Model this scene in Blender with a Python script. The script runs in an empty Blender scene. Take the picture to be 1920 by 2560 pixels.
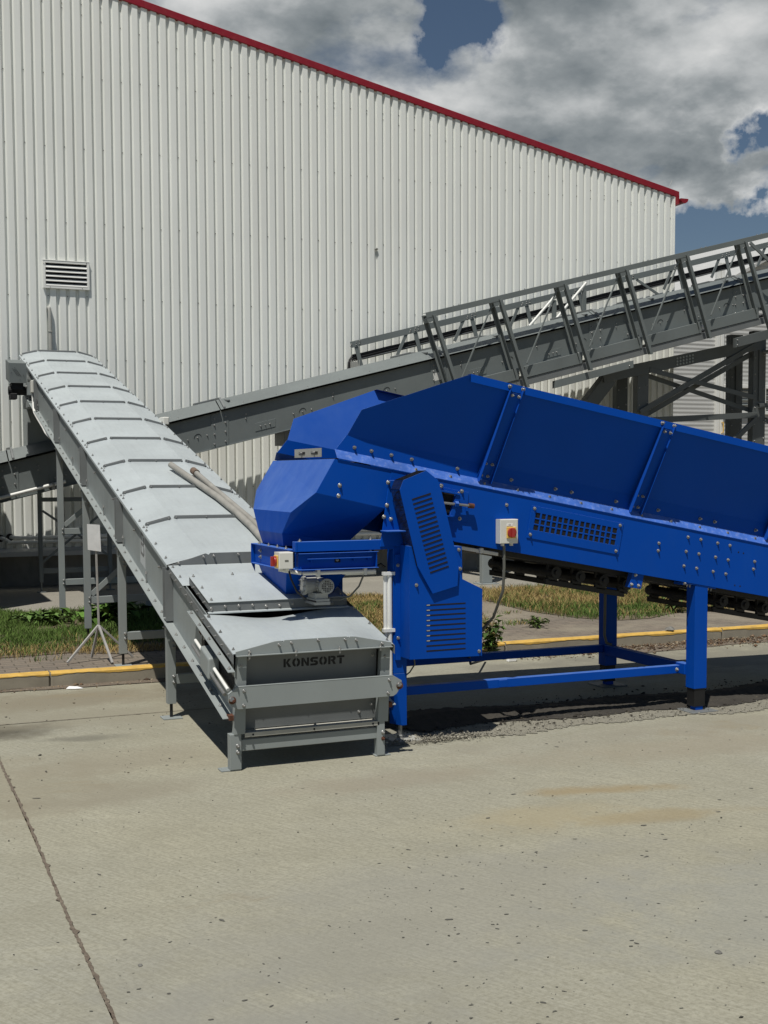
import bpy, math, random
import numpy as np
from mathutils import Vector, Matrix
random.seed(7); rng=np.random.default_rng(11)
SC=bpy.context.scene; COL=SC.collection
R=math.radians
# ------------------------------------------------------------------ materials
MATS={}
def new_mat(name):
    m=bpy.data.materials.new(name); m.use_nodes=True
    nt=m.node_tree; b=nt.nodes['Principled BSDF']; MATS[name]=m
    return m,nt,b
def nd(nt,t,**k):
    n=nt.nodes.new(t)
    for a,v in k.items():
        if a in n.inputs: n.inputs[a].default_value=v
        else: setattr(n,a,v)
    return n
def coords(nt,scale=(1,1,1)):
    t=nt.nodes.new('ShaderNodeTexCoord'); mp=nt.nodes.new('ShaderNodeMapping')
    mp.inputs['Scale'].default_value=scale
    nt.links.new(t.outputs['Object'],mp.inputs['Vector']); return mp.outputs['Vector']
def noise(nt,vec,scale,detail=4,rough=.55,dist=0):
    n=nt.nodes.new('ShaderNodeTexNoise'); n.inputs['Scale'].default_value=scale
    n.inputs['Detail'].default_value=detail; n.inputs['Roughness'].default_value=rough; n.inputs['Distortion'].default_value=dist
    nt.links.new(vec,n.inputs['Vector']); return n.outputs['Fac']
def ramp(nt,fac,stops):
    r=nt.nodes.new('ShaderNodeValToRGB'); el=r.color_ramp.elements
    while len(el)<len(stops): el.new(.5)
    for e,(p,c) in zip(el,stops):
        e.position=p; e.color=(c,c,c,1) if isinstance(c,(int,float)) else (*c,1)
    nt.links.new(fac,r.inputs['Fac']); return r.outputs['Color']
def mix(nt,fac,a,b,mode='MIX'):
    m=nt.nodes.new('ShaderNodeMix'); m.data_type='RGBA'; m.blend_type=mode
    for s,v in ((m.inputs[0],fac),(m.inputs[6],a),(m.inputs[7],b)):
        if hasattr(v,'links'): nt.links.new(v,s)
        elif isinstance(v,(int,float)): s.default_value=v if s.type=='VALUE' else (v,v,v,1)
        else: s.default_value=(*v,1)
    return m.outputs[2]
def bump(nt,b,h,strength=.2,dist=.01):
    n=nt.nodes.new('ShaderNodeBump'); n.inputs['Strength'].default_value=strength; n.inputs['Distance'].default_value=dist
    nt.links.new(h,n.inputs['Height']); nt.links.new(n.outputs['Normal'],b.inputs['Normal'])
def paint(name,col,rough=.5,metal=0,var=.12,scale=3,grime=.15,grimecol=(.12,.11,.09),streak=(1,1,1),spec=.5,coat=0):
    m,nt,b=new_mat(name); v=coords(nt); vs=coords(nt,streak)
    n1=noise(nt,v,scale,5); n2=noise(nt,vs,scale*4,6,.65)
    lo=tuple(c*(1-var) for c in col); hi=tuple(min(1,c*(1+var)) for c in col)
    c=ramp(nt,n1,[(.3,lo),(.7,hi)])
    g=ramp(nt,n2,[(.52,0),(.8,grime)])
    c=mix(nt,g,c,grimecol)
    nt.links.new(c,b.inputs['Base Color'])
    rr=ramp(nt,n2,[(.3,max(0,rough-.08)),(.75,min(1,rough+.15))]); nt.links.new(rr,b.inputs['Roughness'])
    b.inputs['Metallic'].default_value=metal; b.inputs['Specular IOR Level'].default_value=spec
    if coat: b.inputs['Coat Weight'].default_value=coat; b.inputs['Coat Roughness'].default_value=.15
    bump(nt,b,n2,.06,.004)
    return m
def spangle(name):   # zinc flowers, and every sheet a shade of its own
    m=MATS[name]; nt=m.node_tree; b=nt.nodes['Principled BSDF']; src=b.inputs['Base Color'].links[0].from_socket
    vo=nt.nodes.new('ShaderNodeTexVoronoi'); vo.inputs['Scale'].default_value=46; nt.links.new(coords(nt),vo.inputs['Vector'])
    sp=nt.nodes.new('ShaderNodeSeparateColor'); nt.links.new(vo.outputs['Color'],sp.inputs[0])
    c=mix(nt,1.0,src,ramp(nt,sp.outputs[0],[(0,.95),(1,1.0)]),'MULTIPLY')
    oi=nt.nodes.new('ShaderNodeObjectInfo'); c=mix(nt,1.0,c,ramp(nt,oi.outputs['Random'],[(0,.92),(1,1.0)]),'MULTIPLY')
    nt.links.new(c,b.inputs['Base Color'])
def sheen_on(name,col,amt):   # sky sheen painted into the colour of faces that look up
    m=MATS[name]; nt=m.node_tree; b=nt.nodes['Principled BSDF']; src=b.inputs['Base Color'].links[0].from_socket
    g=nt.nodes.new('ShaderNodeNewGeometry'); s=nt.nodes.new('ShaderNodeSeparateXYZ'); nt.links.new(g.outputs['True Normal'],s.inputs[0])
    mr=nt.nodes.new('ShaderNodeMapRange'); nt.links.new(s.outputs[2],mr.inputs[0])
    for i,v in ((1,.15),(2,.70),(3,0),(4,amt)): mr.inputs[i].default_value=v
    n=ramp(nt,noise(nt,coords(nt),7,6,.6),[(.25,.55),(.7,1)])
    f=mix(nt,1.0,mr.outputs[0],n,'MULTIPLY'); nt.links.new(mix(nt,f,src,col),b.inputs['Base Color'])
paint('grey_sheet',(.43,.47,.475),.42,.0,.09,2.2,.45,(.33,.35,.345),(3.2,.30,1))
spangle('grey_sheet')
paint('grey_paint',(.255,.28,.275),.5,0,.08,2.5,.25,(.22,.22,.20),(1,1,.3))
paint('dark_grey_paint',(.145,.163,.160),.5,0,.1,2,.2,(.10,.10,.09),(1,1,.4))
paint('strip_grey',(.155,.165,.165),.5,0,.1,5,.2)
paint('blue_paint',(.001,.060,.37),.48,0,.05,1.6,.10,(.03,.10,.28),(1,1,.5),.10)
sheen_on('blue_paint',(.08,.17,.47),.95)
def scuffs(name,col):   # chipped and rubbed spots in the paint
    m=MATS[name]; nt=m.node_tree; b=nt.nodes['Principled BSDF']; src=b.inputs['Base Color'].links[0].from_socket
    s=ramp(nt,noise(nt,coords(nt,(1.3,1.3,.5)),11,7,.72,.6),[(.715,0),(.735,.8)]); g=ramp(nt,noise(nt,coords(nt),2.1,3,.5),[(.50,0),(.60,1)])
    nt.links.new(mix(nt,mix(nt,1.0,s,g,'MULTIPLY'),src,col),b.inputs['Base Color'])
scuffs('blue_paint',(.20,.25,.38))
paint('blue_pale',(.045,.13,.47),.55,0,.22,9,.55,(.30,.34,.46),(1,1,1),.5)  # paler, blotchier blue for the ledge
paint('off_white_cladding',(.81,.825,.785),.42,0,.03,.6,.12,(.55,.54,.49),(3,3,.12))
m_=MATS['off_white_cladding']; nt_=m_.node_tree; b_=nt_.nodes['Principled BSDF']; src_=b_.inputs['Base Color'].links[0].from_socket
sx_=nt_.nodes.new('ShaderNodeSeparateXYZ'); tc_=nt_.nodes.new('ShaderNodeTexCoord'); nt_.links.new(tc_.outputs['Object'],sx_.inputs[0])
fl_=nt_.nodes.new('ShaderNodeMath'); fl_.operation='SNAP'; nt_.links.new(sx_.outputs[0],fl_.inputs[0]); fl_.inputs[1].default_value=1.036
wn1=nt_.nodes.new('ShaderNodeTexWhiteNoise'); wn1.noise_dimensions='1D'; nt_.links.new(fl_.outputs[0],wn1.inputs['W'])
c_=mix(nt_,ramp(nt_,wn1.outputs['Value'],[(0,.0),(1,.10)]),src_,(.62,.62,.57))
dirt_=ramp(nt_,noise(nt_,coords(nt_,(2.5,2.5,.10)),2.2,6,.65),[(.48,0),(.72,.35)])
mz_=nt_.nodes.new('ShaderNodeMapRange'); nt_.links.new(sx_.outputs[2],mz_.inputs[0])
for i_,q_ in ((1,.6),(2,4.0),(3,1),(4,.35)): mz_.inputs[i_].default_value=q_
nt_.links.new(mix(nt_,mix(nt_,1.0,dirt_,mz_.outputs[0],'MULTIPLY'),c_,(.50,.47,.40)),b_.inputs['Base Color'])
paint('red_trim',(.25,.008,.018),.4,0,.08,3,.1)
paint('white_plastic',(.75,.75,.71),.45,0,.05,4,.12,(.45,.43,.38))
paint('cream_plastic',(.66,.65,.59),.4,0,.03,5,.08,(.4,.38,.32))
paint('yellow_plastic',(.75,.47,.10),.4,0,.05,6,.05)
paint('red_plastic',(.33,.03,.025),.35,0,.05,6,.05)
paint('motor_grey',(.36,.36,.33),.5,.0,.08,8,.3,(.16,.15,.13))
paint('steel_bolt',(.31,.31,.30),.42,.7,.1,20,.25,(.25,.22,.18))
paint('trestle_shaded',(.090,.099,.097),.5,0,.1,2,.2,(.08,.08,.07),(1,1,.4))  # darkened copy of the conveyor grey; shade under the conveyor put into the colour
paint('taped_brown',(.15,.10,.07),.8,0,.2,20,.3)
paint('pit_dark',(.10,.096,.08),.95,0,.3,30,.2)
paint('rust',(.10,.036,.018),.85,0,.4,40,.4,(.08,.03,.015))
paint('black_rubber',(.007,.007,.0075),.6,0,.2,8,.3,(.05,.045,.04))
paint('dark_void',(.004,.004,.005),.9,0,.1,8,0)
paint('worn_tube',(.285,.275,.245),.7,0,.15,10,.5,(.2,.18,.15))
paint('shed_grey',(.50,.50,.48),.45,0,.04,1,.15,(.35,.34,.31))
paint('plinth_concrete',(.22,.205,.175),.9,0,.2,2.5,.5,(.10,.095,.08),(1,1,.5))
paint('kerb_concrete',(.285,.255,.195),.9,0,.18,6,.5,(.14,.125,.10),(1,1,1))
paint('kerb_yellow',(.60,.37,.075),.75,0,.18,14,.8,(.33,.25,.13))
paint('light_tag',(.62,.62,.58),.6,0,.04,8,.2)
paint('sign_grey',(.70,.70,.69),.6,0,.10,12,.5,(.72,.72,.70))
paint('ink_black',(.012,.012,.012),.7,0,.1,8,0)
paint('cable_grey',(.13,.13,.11),.6,0,.1,8,.2)
paint('stencil_grey',(.16,.165,.165),.6,0,.1,12,.2)
paint('label_pale',(.46,.485,.485),.55,0,.06,8,.2)
paint('pebble',(.16,.155,.14),.95,0,.4,30,.3)
paint('paper',(.80,.80,.78),.8,0,.02,8,.1)
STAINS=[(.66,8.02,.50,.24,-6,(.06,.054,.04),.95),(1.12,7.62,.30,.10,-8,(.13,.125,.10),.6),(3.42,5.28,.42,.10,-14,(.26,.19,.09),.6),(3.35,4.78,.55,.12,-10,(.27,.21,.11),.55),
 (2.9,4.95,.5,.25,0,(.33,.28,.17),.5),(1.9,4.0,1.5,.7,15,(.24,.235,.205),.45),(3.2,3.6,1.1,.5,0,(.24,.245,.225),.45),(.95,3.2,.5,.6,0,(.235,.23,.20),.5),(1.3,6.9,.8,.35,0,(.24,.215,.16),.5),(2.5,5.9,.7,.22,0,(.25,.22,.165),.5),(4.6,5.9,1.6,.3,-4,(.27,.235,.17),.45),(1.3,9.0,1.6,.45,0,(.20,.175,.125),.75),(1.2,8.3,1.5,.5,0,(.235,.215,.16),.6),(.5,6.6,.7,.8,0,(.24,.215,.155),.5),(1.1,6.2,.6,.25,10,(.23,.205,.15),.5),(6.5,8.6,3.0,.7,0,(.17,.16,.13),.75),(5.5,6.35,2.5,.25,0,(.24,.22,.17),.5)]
def concrete(name,base,alt,brush=True):
    m,nt,b=new_mat(name); v=coords(nt)
    big=noise(nt,v,.35,5,.6); mid=noise(nt,v,2.2,6,.65,.4); fine=noise(nt,v,55,5,.7)
    c=mix(nt,ramp(nt,big,[(.35,0),(.65,1)]),base,alt)
    c=mix(nt,ramp(nt,mid,[(.25,.0),(.75,.38)]),c,tuple(x*.72 for x in base))
    # brushed finish: fine strokes running obliquely
    mp=nt.nodes.new('ShaderNodeMapping'); mp.vector_type='TEXTURE'; mp.inputs['Rotation'].default_value=(0,0,R(-62)); mp.inputs['Scale'].default_value=(1/5,1/95,1)
    t=nt.nodes.new('ShaderNodeTexCoord'); nt.links.new(t.outputs['Object'],mp.inputs['Vector'])
    st=noise(nt,mp.outputs['Vector'],1.0,4,.7,.3)
    c=mix(nt,ramp(nt,st,[(.36,.62),(.60,0)]),c,tuple(x*.62 for x in base))
    blotch=noise(nt,coords(nt,(1,1.8,1)),1.1,7,.7,.8); c=mix(nt,ramp(nt,blotch,[(.30,.45),(.50,0)]),c,tuple(x*.62 for x in base)); c=mix(nt,ramp(nt,blotch,[(.55,0),(.75,.35)]),c,tuple(min(1,x*1.28) for x in base))
    c=mix(nt,ramp(nt,fine,[(.36,.55),(.56,0)]),c,tuple(x*.50 for x in base)); grain=noise(nt,v,26,6,.75); c=mix(nt,ramp(nt,grain,[(.36,.18),(.48,0)]),c,tuple(x*.58 for x in base)); c=mix(nt,ramp(nt,grain,[(.55,0),(.70,.16)]),c,tuple(min(1,x*1.25) for x in base))
    if brush:   # marks that lie at set places on the yard: x, y, half length, half width, turn, colour, strength
        wn_=nt.nodes.new('ShaderNodeTexNoise'); wn_.inputs['Scale'].default_value=2.6; wn_.inputs['Detail'].default_value=7; wn_.inputs['Roughness'].default_value=.68; nt.links.new(v,wn_.inputs['Vector'])
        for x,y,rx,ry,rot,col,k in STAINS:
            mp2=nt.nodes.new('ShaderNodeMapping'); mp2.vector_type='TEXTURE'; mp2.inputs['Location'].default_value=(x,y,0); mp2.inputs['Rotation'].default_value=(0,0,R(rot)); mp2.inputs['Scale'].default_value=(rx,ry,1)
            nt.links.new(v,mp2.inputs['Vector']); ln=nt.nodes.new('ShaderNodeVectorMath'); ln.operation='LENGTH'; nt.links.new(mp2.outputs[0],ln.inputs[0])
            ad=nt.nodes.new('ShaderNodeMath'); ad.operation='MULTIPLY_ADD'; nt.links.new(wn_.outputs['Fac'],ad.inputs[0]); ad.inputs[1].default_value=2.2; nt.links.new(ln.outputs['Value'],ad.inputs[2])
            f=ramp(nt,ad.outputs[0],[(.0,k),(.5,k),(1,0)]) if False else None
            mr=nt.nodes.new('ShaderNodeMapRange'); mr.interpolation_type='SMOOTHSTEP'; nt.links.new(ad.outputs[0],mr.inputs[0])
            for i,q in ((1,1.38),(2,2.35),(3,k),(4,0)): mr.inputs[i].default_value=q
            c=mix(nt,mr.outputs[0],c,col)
    # brown spill stains
    s=ramp(nt,noise(nt,coords(nt,(.8,1.6,1)),.8,5,.6,.6),[(.63,0),(.74,.5)])
    c=mix(nt,s,c,(.23,.175,.095))
    nt.links.new(c,b.inputs['Base Color']); b.inputs['Roughness'].default_value=.92; b.inputs['Specular IOR Level'].default_value=.25
    h=mix(nt,.5,st,fine); bump(nt,b,h,.55,.004)
    return m
concrete('road_concrete',(.378,.357,.265),(.325,.320,.268),True)
concrete('apron_concrete',(.33,.31,.26),(.28,.26,.22),False)
def pavers():
    m,nt,b=new_mat('brick_pavers'); v=coords(nt)
    br=nt.nodes.new('ShaderNodeTexBrick'); nt.links.new(v,br.inputs['Vector'])
    br.inputs['Scale'].default_value=1; br.inputs['Brick Width'].default_value=.2; br.inputs['Row Height'].default_value=.1; br.inputs['Mortar Size'].default_value=.006
    br.inputs['Color1'].default_value=(.205,.165,.130,1); br.inputs['Color2'].default_value=(.16,.135,.11,1); br.inputs['Mortar'].default_value=(.06,.05,.035,1)
    dirt=ramp(nt,noise(nt,v,1.1,6,.65,.3),[(.44,.1),(.62,.9)])
    sx=nt.nodes.new('ShaderNodeSeparateXYZ'); nt.links.new(v,sx.inputs[0]); far=nt.nodes.new('ShaderNodeMapRange'); nt.links.new(sx.outputs[0],far.inputs[0])
    for i,q in ((1,2.8),(2,5.2),(3,.25),(4,1)): far.inputs[i].default_value=q   # sand washed over the paving towards the right
    dirt=mix(nt,1.0,dirt,far.outputs[0],'MULTIPLY')
    c=mix(nt,dirt,br.outputs['Color'],(.27,.235,.175))
    g=ramp(nt,noise(nt,v,70,4,.7),[(.35,.45),(.6,0)]); c=mix(nt,g,c,(.10,.085,.06))
    nt.links.new(c,b.inputs['Base Color']); b.inputs['Roughness'].default_value=.95
    bump(nt,b,mix(nt,.5,br.outputs['Fac'],g),.4,.006)
pavers()
def soil(name,a,bcol,sc):
    m,nt,b=new_mat(name); v=coords(nt)
    c=mix(nt,ramp(nt,noise(nt,v,sc,8,.75),[(.35,0),(.65,1)]),a,bcol)
    c=mix(nt,ramp(nt,noise(nt,v,sc*9,4,.7),[(.35,.6),(.6,0)]),c,tuple(x*.4 for x in a))
    nt.links.new(c,b.inputs['Base Color']); b.inputs['Roughness'].default_value=1
    bump(nt,b,noise(nt,v,sc*6,5,.7),.8,.012)
soil('dry_soil',(.20,.155,.10),(.13,.105,.065),9)
soil('debris_soil',(.15,.115,.085),(.24,.20,.15),14)
soil('gravel_dirt',(.325,.305,.24),(.265,.25,.20),22)
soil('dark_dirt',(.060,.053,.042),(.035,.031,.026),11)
def tint_mat(name,rough=.8,trans=.0):
    m,nt,b=new_mat(name); a=nt.nodes.new('ShaderNodeAttribute'); a.attribute_name='tint'
    nt.links.new(a.outputs['Color'],b.inputs['Base Color']); b.inputs['Roughness'].default_value=rough
    b.inputs['Specular IOR Level'].default_value=.2
paint('light_dust',(.42,.41,.36),.7,0,.12,8,.4,(.5,.46,.36))
paint('worn_metal',(.36,.35,.33),.6,.1,.15,9,.4,(.2,.16,.12))
tint_mat('grass_blades'); tint_mat('leaf_green',.6); tint_mat('chips',.95)
# ------------------------------------------------------------------ mesh builder
class MB:
    def __init__(s): s.v=[]; s.f=[]; s.m=[]
    def add(s,vs,fs,mi=0):
        o=len(s.v); s.v+= [tuple(map(float,p)) for p in vs]
        for f in fs: s.f.append(tuple(o+i for i in f)); s.m.append(mi)
        return s
    def box(s,x0,x1,y0,y1,z0,z1,mi=0):
        vs=[(x,y,z) for z in (z0,z1) for y in (y0,y1) for x in (x0,x1)]
        return s.add(vs,[(0,2,3,1),(4,5,7,6),(0,1,5,4),(2,6,7,3),(0,4,6,2),(1,3,7,5)],mi)
    def hexa(s,b,t,mi=0):
        n=len(b); fs=[tuple(reversed(range(n))),tuple(range(n,2*n))]
        for i in range(n): j=(i+1)%n; fs.append((i,j,n+j,n+i))
        return s.add(list(b)+list(t),fs,mi)
    def bar(s,p,q,w,h,up=(0,0,1),mi=0):
        p=Vector(p);q=Vector(q);d=(q-p).normalized();up=Vector(up)
        sd=d.cross(up)
        if sd.length<1e-4: sd=d.cross(Vector((1,0,0)))
        sd.normalize(); u=sd.cross(d)
        a=sd*(w/2); c=u*(h/2)
        ring=[-a-c,a-c,a+c,-a+c]
        return s.hexa([p+r for r in ring],[q+r for r in ring],mi)
    def prism(s,poly,off,mi=0):
        off=Vector(off); b=[Vector(p) for p in poly]; return s.hexa(b,[p+off for p in b],mi)
    def xz(s,poly,y0,y1,mi=0):
        return s.prism([(x,y0,z) for x,z in poly],(0,y1-y0,0),mi)
    def cyl(s,p,q,r,n=12,mi=0,r2=None):
        p=Vector(p);q=Vector(q);d=(q-p).normalized(); a=d.orthogonal().normalized(); c=d.cross(a)
        r2=r if r2 is None else r2
        ring=lambda P,rr:[P+(a*math.cos(2*math.pi*i/n)+c*math.sin(2*math.pi*i/n))*rr for i in range(n)]
        return s.hexa(ring(p,r),ring(q,r2),mi)
    def tube(s,pts,r,n=8,mi=0):
        pts=[Vector(p) for p in pts]; vs=[];fs=[]; a=None
        for i,p in enumerate(pts):
            d=(pts[min(i+1,len(pts)-1)]-pts[max(i-1,0)]).normalized()
            a=d.orthogonal().normalized() if a is None else (a-d*a.dot(d)).normalized()
            c=d.cross(a); rr=r[i] if isinstance(r,(list,tuple)) else r
            vs+=[p+(a*math.cos(2*math.pi*k/n)+c*math.sin(2*math.pi*k/n))*rr for k in range(n)]
        for i in range(len(pts)-1):
            for k in range(n):
                k2=(k+1)%n; fs.append((i*n+k,i*n+k2,(i+1)*n+k2,(i+1)*n+k))
        fs.append(tuple(reversed(range(n)))); fs.append(tuple(range((len(pts)-1)*n,len(pts)*n)))
        return s.add(vs,fs,mi)
    def bolt(s,p,nrm,r=.011,h=.010,mi=1,washer=True):
        r*=.78; h*=.9; p=Vector(p);nrm=Vector(nrm).normalized()
        if washer: s.cyl(p-nrm*.001,p+nrm*.003,r*1.45,12,mi)
        s.cyl(p+nrm*.0025,p+nrm*(h+.003),r,6,mi)
        return s.cyl(p+nrm*(h+.003),p+nrm*(h+.010),r*.5,8,mi)
    def build(s,name,mats,parent=None,bevel=0,smooth=False,seg=1):
        if isinstance(mats,str): mats=[mats]
        off=Vector((0,0,0)); q=parent
        root=parent
        while root is not None and root.parent is not None: root=root.parent
        if root is not None: off=root.location
        me=bpy.data.meshes.new(name)
        me.from_pydata([(a-off[0],b-off[1],c-off[2]) for a,b,c in s.v],[],s.f)
        for m in mats: me.materials.append(MATS[m])
        me.polygons.foreach_set('material_index',s.m)
        me.validate(); me.update()
        o=bpy.data.objects.new(name,me); COL.objects.link(o)
        if parent is not None: o.parent=parent
        if smooth: 
            me.polygons.foreach_set('use_smooth',[True]*len(me.polygons))
            me.set_sharp_from_angle(angle=R(40))
        if bevel:
            b=o.modifiers.new('edge','BEVEL'); b.width=bevel; b.segments=seg; b.limit_method='ANGLE'; b.angle_limit=R(35); b.use_clamp_overlap=True
        return o
def tag(o,label=None,cat=None,group=None,kind=None):
    if label: o['label']=label
    if cat: o['category']=cat
    if group: o['group']=group
    if kind: o['kind']=kind
    return o
def thing(name,label,cat,loc,group=None):
    o=bpy.data.objects.new(name,None); COL.objects.link(o); o.location=loc; o.empty_display_size=.2
    return tag(o,label,cat,group)
def lerp(a,b,t): return a+(b-a)*t
# ------------------------------------------------------------------ camera, sun, sky
cam=bpy.data.cameras.new('camera'); co=bpy.data.objects.new('camera',cam); COL.objects.link(co)
CM=((.9221,-.028423,.385905),(-.386928,-.056927,.920351),(-.004191,-.997974,-.06349))
mw=Matrix.Identity(4)
for r in range(3):
    mw[r][0]=CM[r][0]; mw[r][1]=-CM[r][1]; mw[r][2]=-CM[r][2]
mw[0][3],mw[1][3],mw[2][3]=0,0,1.65
co.matrix_world=mw
cam.sensor_fit='HORIZONTAL'; cam.sensor_width=36; cam.lens=36*3030/1920; cam.shift_x=0; cam.shift_y=93/1920
cam.clip_start=.05; cam.clip_end=3000; SC.camera=co
SUN=Vector((-.30,-.33,1)).normalized()
sl=bpy.data.lights.new('sun','SUN'); sl.energy=5.0; sl.angle=R(.53); sl.color=(1,.965,.90)
so=bpy.data.objects.new('sun',sl); COL.objects.link(so); so.rotation_euler=(-SUN).to_track_quat('-Z','Y').to_euler(); so.location=(-5,-6,20)
W=bpy.data.worlds.new('World'); SC.world=W; W.use_nodes=True
nt=W.node_tree; bg=nt.nodes['Background']
sky=nt.nodes.new('ShaderNodeTexSky'); sky.sky_type='NISHITA'; sky.sun_disc=False
sky.sun_elevation=math.asin(SUN.z); sky.sun_rotation=math.atan2(SUN.x,SUN.y); sky.altitude=900; sky.air_density=1.15; sky.dust_density=.25; sky.ozone_density=2.2
tc=nt.nodes.new('ShaderNodeTexCoord'); D=tc.outputs['Generated']
sep=nt.nodes.new('ShaderNodeSeparateXYZ'); nt.links.new(D,sep.inputs[0])
def mth(op,a,b=None):
    n=nt.nodes.new('ShaderNodeMath'); n.operation=op
    for i,v in enumerate((a,b)):
        if v is None: continue
        if hasattr(v,'links'): nt.links.new(v,n.inputs[i])
        else: n.inputs[i].default_value=v
    return n.outputs[0]
zz=mth('MAXIMUM',mth('ADD',sep.outputs[2],.32),.05)
cx=mth('DIVIDE',sep.outputs[0],zz); cy=mth('DIVIDE',sep.outputs[1],zz)
cmb=nt.nodes.new('ShaderNodeCombineXYZ'); nt.links.new(cx,cmb.inputs[0]); nt.links.new(cy,cmb.inputs[1])
CP=cmb.outputs[0]
def wn(scale,det,rough,off,dist=0):
    mp=nt.nodes.new('ShaderNodeMapping'); mp.inputs['Location'].default_value=off; nt.links.new(CP,mp.inputs[0])
    return noise(nt,mp.outputs[0],scale,det,rough,dist)
nm=nt.nodes.new('ShaderNodeVectorMath'); nm.operation='NORMALIZE'; nt.links.new(D,nm.inputs[0])
wob=nt.nodes.new('ShaderNodeTexNoise'); wob.inputs['Scale'].default_value=13; wob.inputs['Detail'].default_value=8; wob.inputs['Roughness'].default_value=.6; nt.links.new(nm.outputs[0],wob.inputs['Vector'])
wm=nt.nodes.new('ShaderNodeVectorMath'); wm.operation='MULTIPLY_ADD'; nt.links.new(wob.outputs['Color'],wm.inputs[0]); wm.inputs[1].default_value=(.11,)*3; nt.links.new(nm.outputs[0],wm.inputs[2])
wq=nt.nodes.new('ShaderNodeVectorMath'); wq.operation='SUBTRACT'; nt.links.new(wm.outputs[0],wq.inputs[0]); wq.inputs[1].default_value=(.055,)*3
def spot(d,r0,r1,src=None):   # soft round region about a direction of the sky, ragged by noise
    v=nt.nodes.new('ShaderNodeVectorMath'); v.operation='DISTANCE'; nt.links.new((src or wq).outputs[0],v.inputs[0]); v.inputs[1].default_value=Vector(d).normalized()
    mr=nt.nodes.new('ShaderNodeMapRange'); mr.interpolation_type='SMOOTHSTEP'; nt.links.new(v.outputs['Value'],mr.inputs[0])
    for i,q in ((1,r0),(2,r1),(3,1),(4,0)): mr.inputs[i].default_value=q
    return mr.outputs[0]
OFF=(3.1,7.7,1.3); n1=wn(4.2,11,.56,OFF); n1b=wn(4.2,11,.56,(OFF[0]-.045,OFF[1]-.05,OFF[2]))
n3=wn(2.2,4,.5,(9.1,2.2,5.3))
bias=.16
for d,r0,r1,w in [((0.4182, 0.8443, 0.3351), 0.0, 0.05, 0.55), ((0.3931, 0.8477, 0.3563), 0.0, 0.038, 0.45), ((0.6199, 0.7665, 0.1681), 0.01, 0.055, 0.7), ((0.5876, 0.7884, 0.1819), 0.0, 0.042, 0.6), ((0.615, 0.7485, 0.2478), 0.0, 0.034, 0.45)]: bias=mth('SUBTRACT',bias,mth('MULTIPLY',spot(d,r0,r1),w))
bias=mth('ADD',bias,mth('MULTIPLY',spot((0.6001, 0.7711, 0.2129),.0,.05),.16))
dens=mth('ADD',n1,bias)
bank=spot((.42,.88,.20),.36,.62,nm)   # the cloud bank stands over the warehouse; the rest of the sky is clear
cover=mth('MULTIPLY',ramp(nt,dens,[(.42,0),(.59,1)]),bank)
relief=mth('MULTIPLY',mth('SUBTRACT',n1,n1b),1.45)
edge_=mth('MULTIPLY',mth('MAXIMUM',mth('SUBTRACT',.72,dens),0),.9)
shade=mth('ADD',mth('ADD',mth('MULTIPLY',n3,.95),relief),edge_)
cc=ramp(nt,shade,[(.26,(3.4,4.0,4.4)),(.44,(6.2,6.8,7.1)),(.62,(11.5,11.9,12)),(.82,(17,17,16.8))])
cn=nt.nodes.new('ShaderNodeMix'); cn.data_type='RGBA'
nt.links.new(cover,cn.inputs[0]); nt.links.new(sky.outputs[0],cn.inputs[6]); nt.links.new(cc,cn.inputs[7])
nt.links.new(cn.outputs[2],bg.inputs[0]); bg.inputs[1].default_value=.05
SC.view_settings.view_transform='Standard'; SC.view_settings.look='None'; SC.view_settings.exposure=-.20; SC.view_settings.gamma=1
# ------------------------------------------------------------------ ground
KY=9.58; PZ=.115
g=MB(); g.add([(-300,-300,-.02),(400,-300,-.02),(400,400,-.02),(-300,400,-.02)],[(0,1,2,3)]); tag(g.build('ground','dry_soil'),kind='structure')
xs=[-40,.62,60]; ys=[-30,8.235,KY]
g=MB()
for i in range(2):
    for j in range(2):
        e=.004
        g.add([(xs[i]+e,ys[j]+e,0),(xs[i+1]-e,ys[j]+e,0),(xs[i+1]-e,ys[j+1]-e,0),(xs[i]+e,ys[j+1]-e,0)],[(0,1,2,3)])
# only the joint that shows is opened; the other seams stay tight
road=g.build('road','road_concrete'); tag(road,kind='structure')
def ragged(name,pts,w0,w1,mat,z,step=.02):
    g=MB(); p=Vector(pts[0]);q=Vector(pts[1]); L=(q-p).length; n=int(L/step); d=(q-p).normalized(); s=Vector((-d.y,d.x,0)); vs=[]
    for i in range(n+1):
        c=p+d*(L*i/n)+s*(.004*math.sin(i*.05)+random.uniform(-.002,.002))
        k=random.random(); a=random.uniform(w0,w1)*(2.4 if k>.94 else 1); b=random.uniform(w0,w1)*(2.0 if k<.06 else 1)
        vs+=[c-s*a,c+s*b]
    vs=[(v[0],v[1],z) for v in vs]
    g.add(vs,[(2*i,2*i+2,2*i+3,2*i+1) for i in range(n)]); return tag(g.build(name,mat),kind='structure')
ragged('road_joint',[(.62,1.5,0),(.62,8.2,0)],.003,.009,'debris_soil',.004)
ragged('road_joint',[(.2,8.235,0),(3.2,8.235,0)],.002,.006,'debris_soil',.004)
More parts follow.
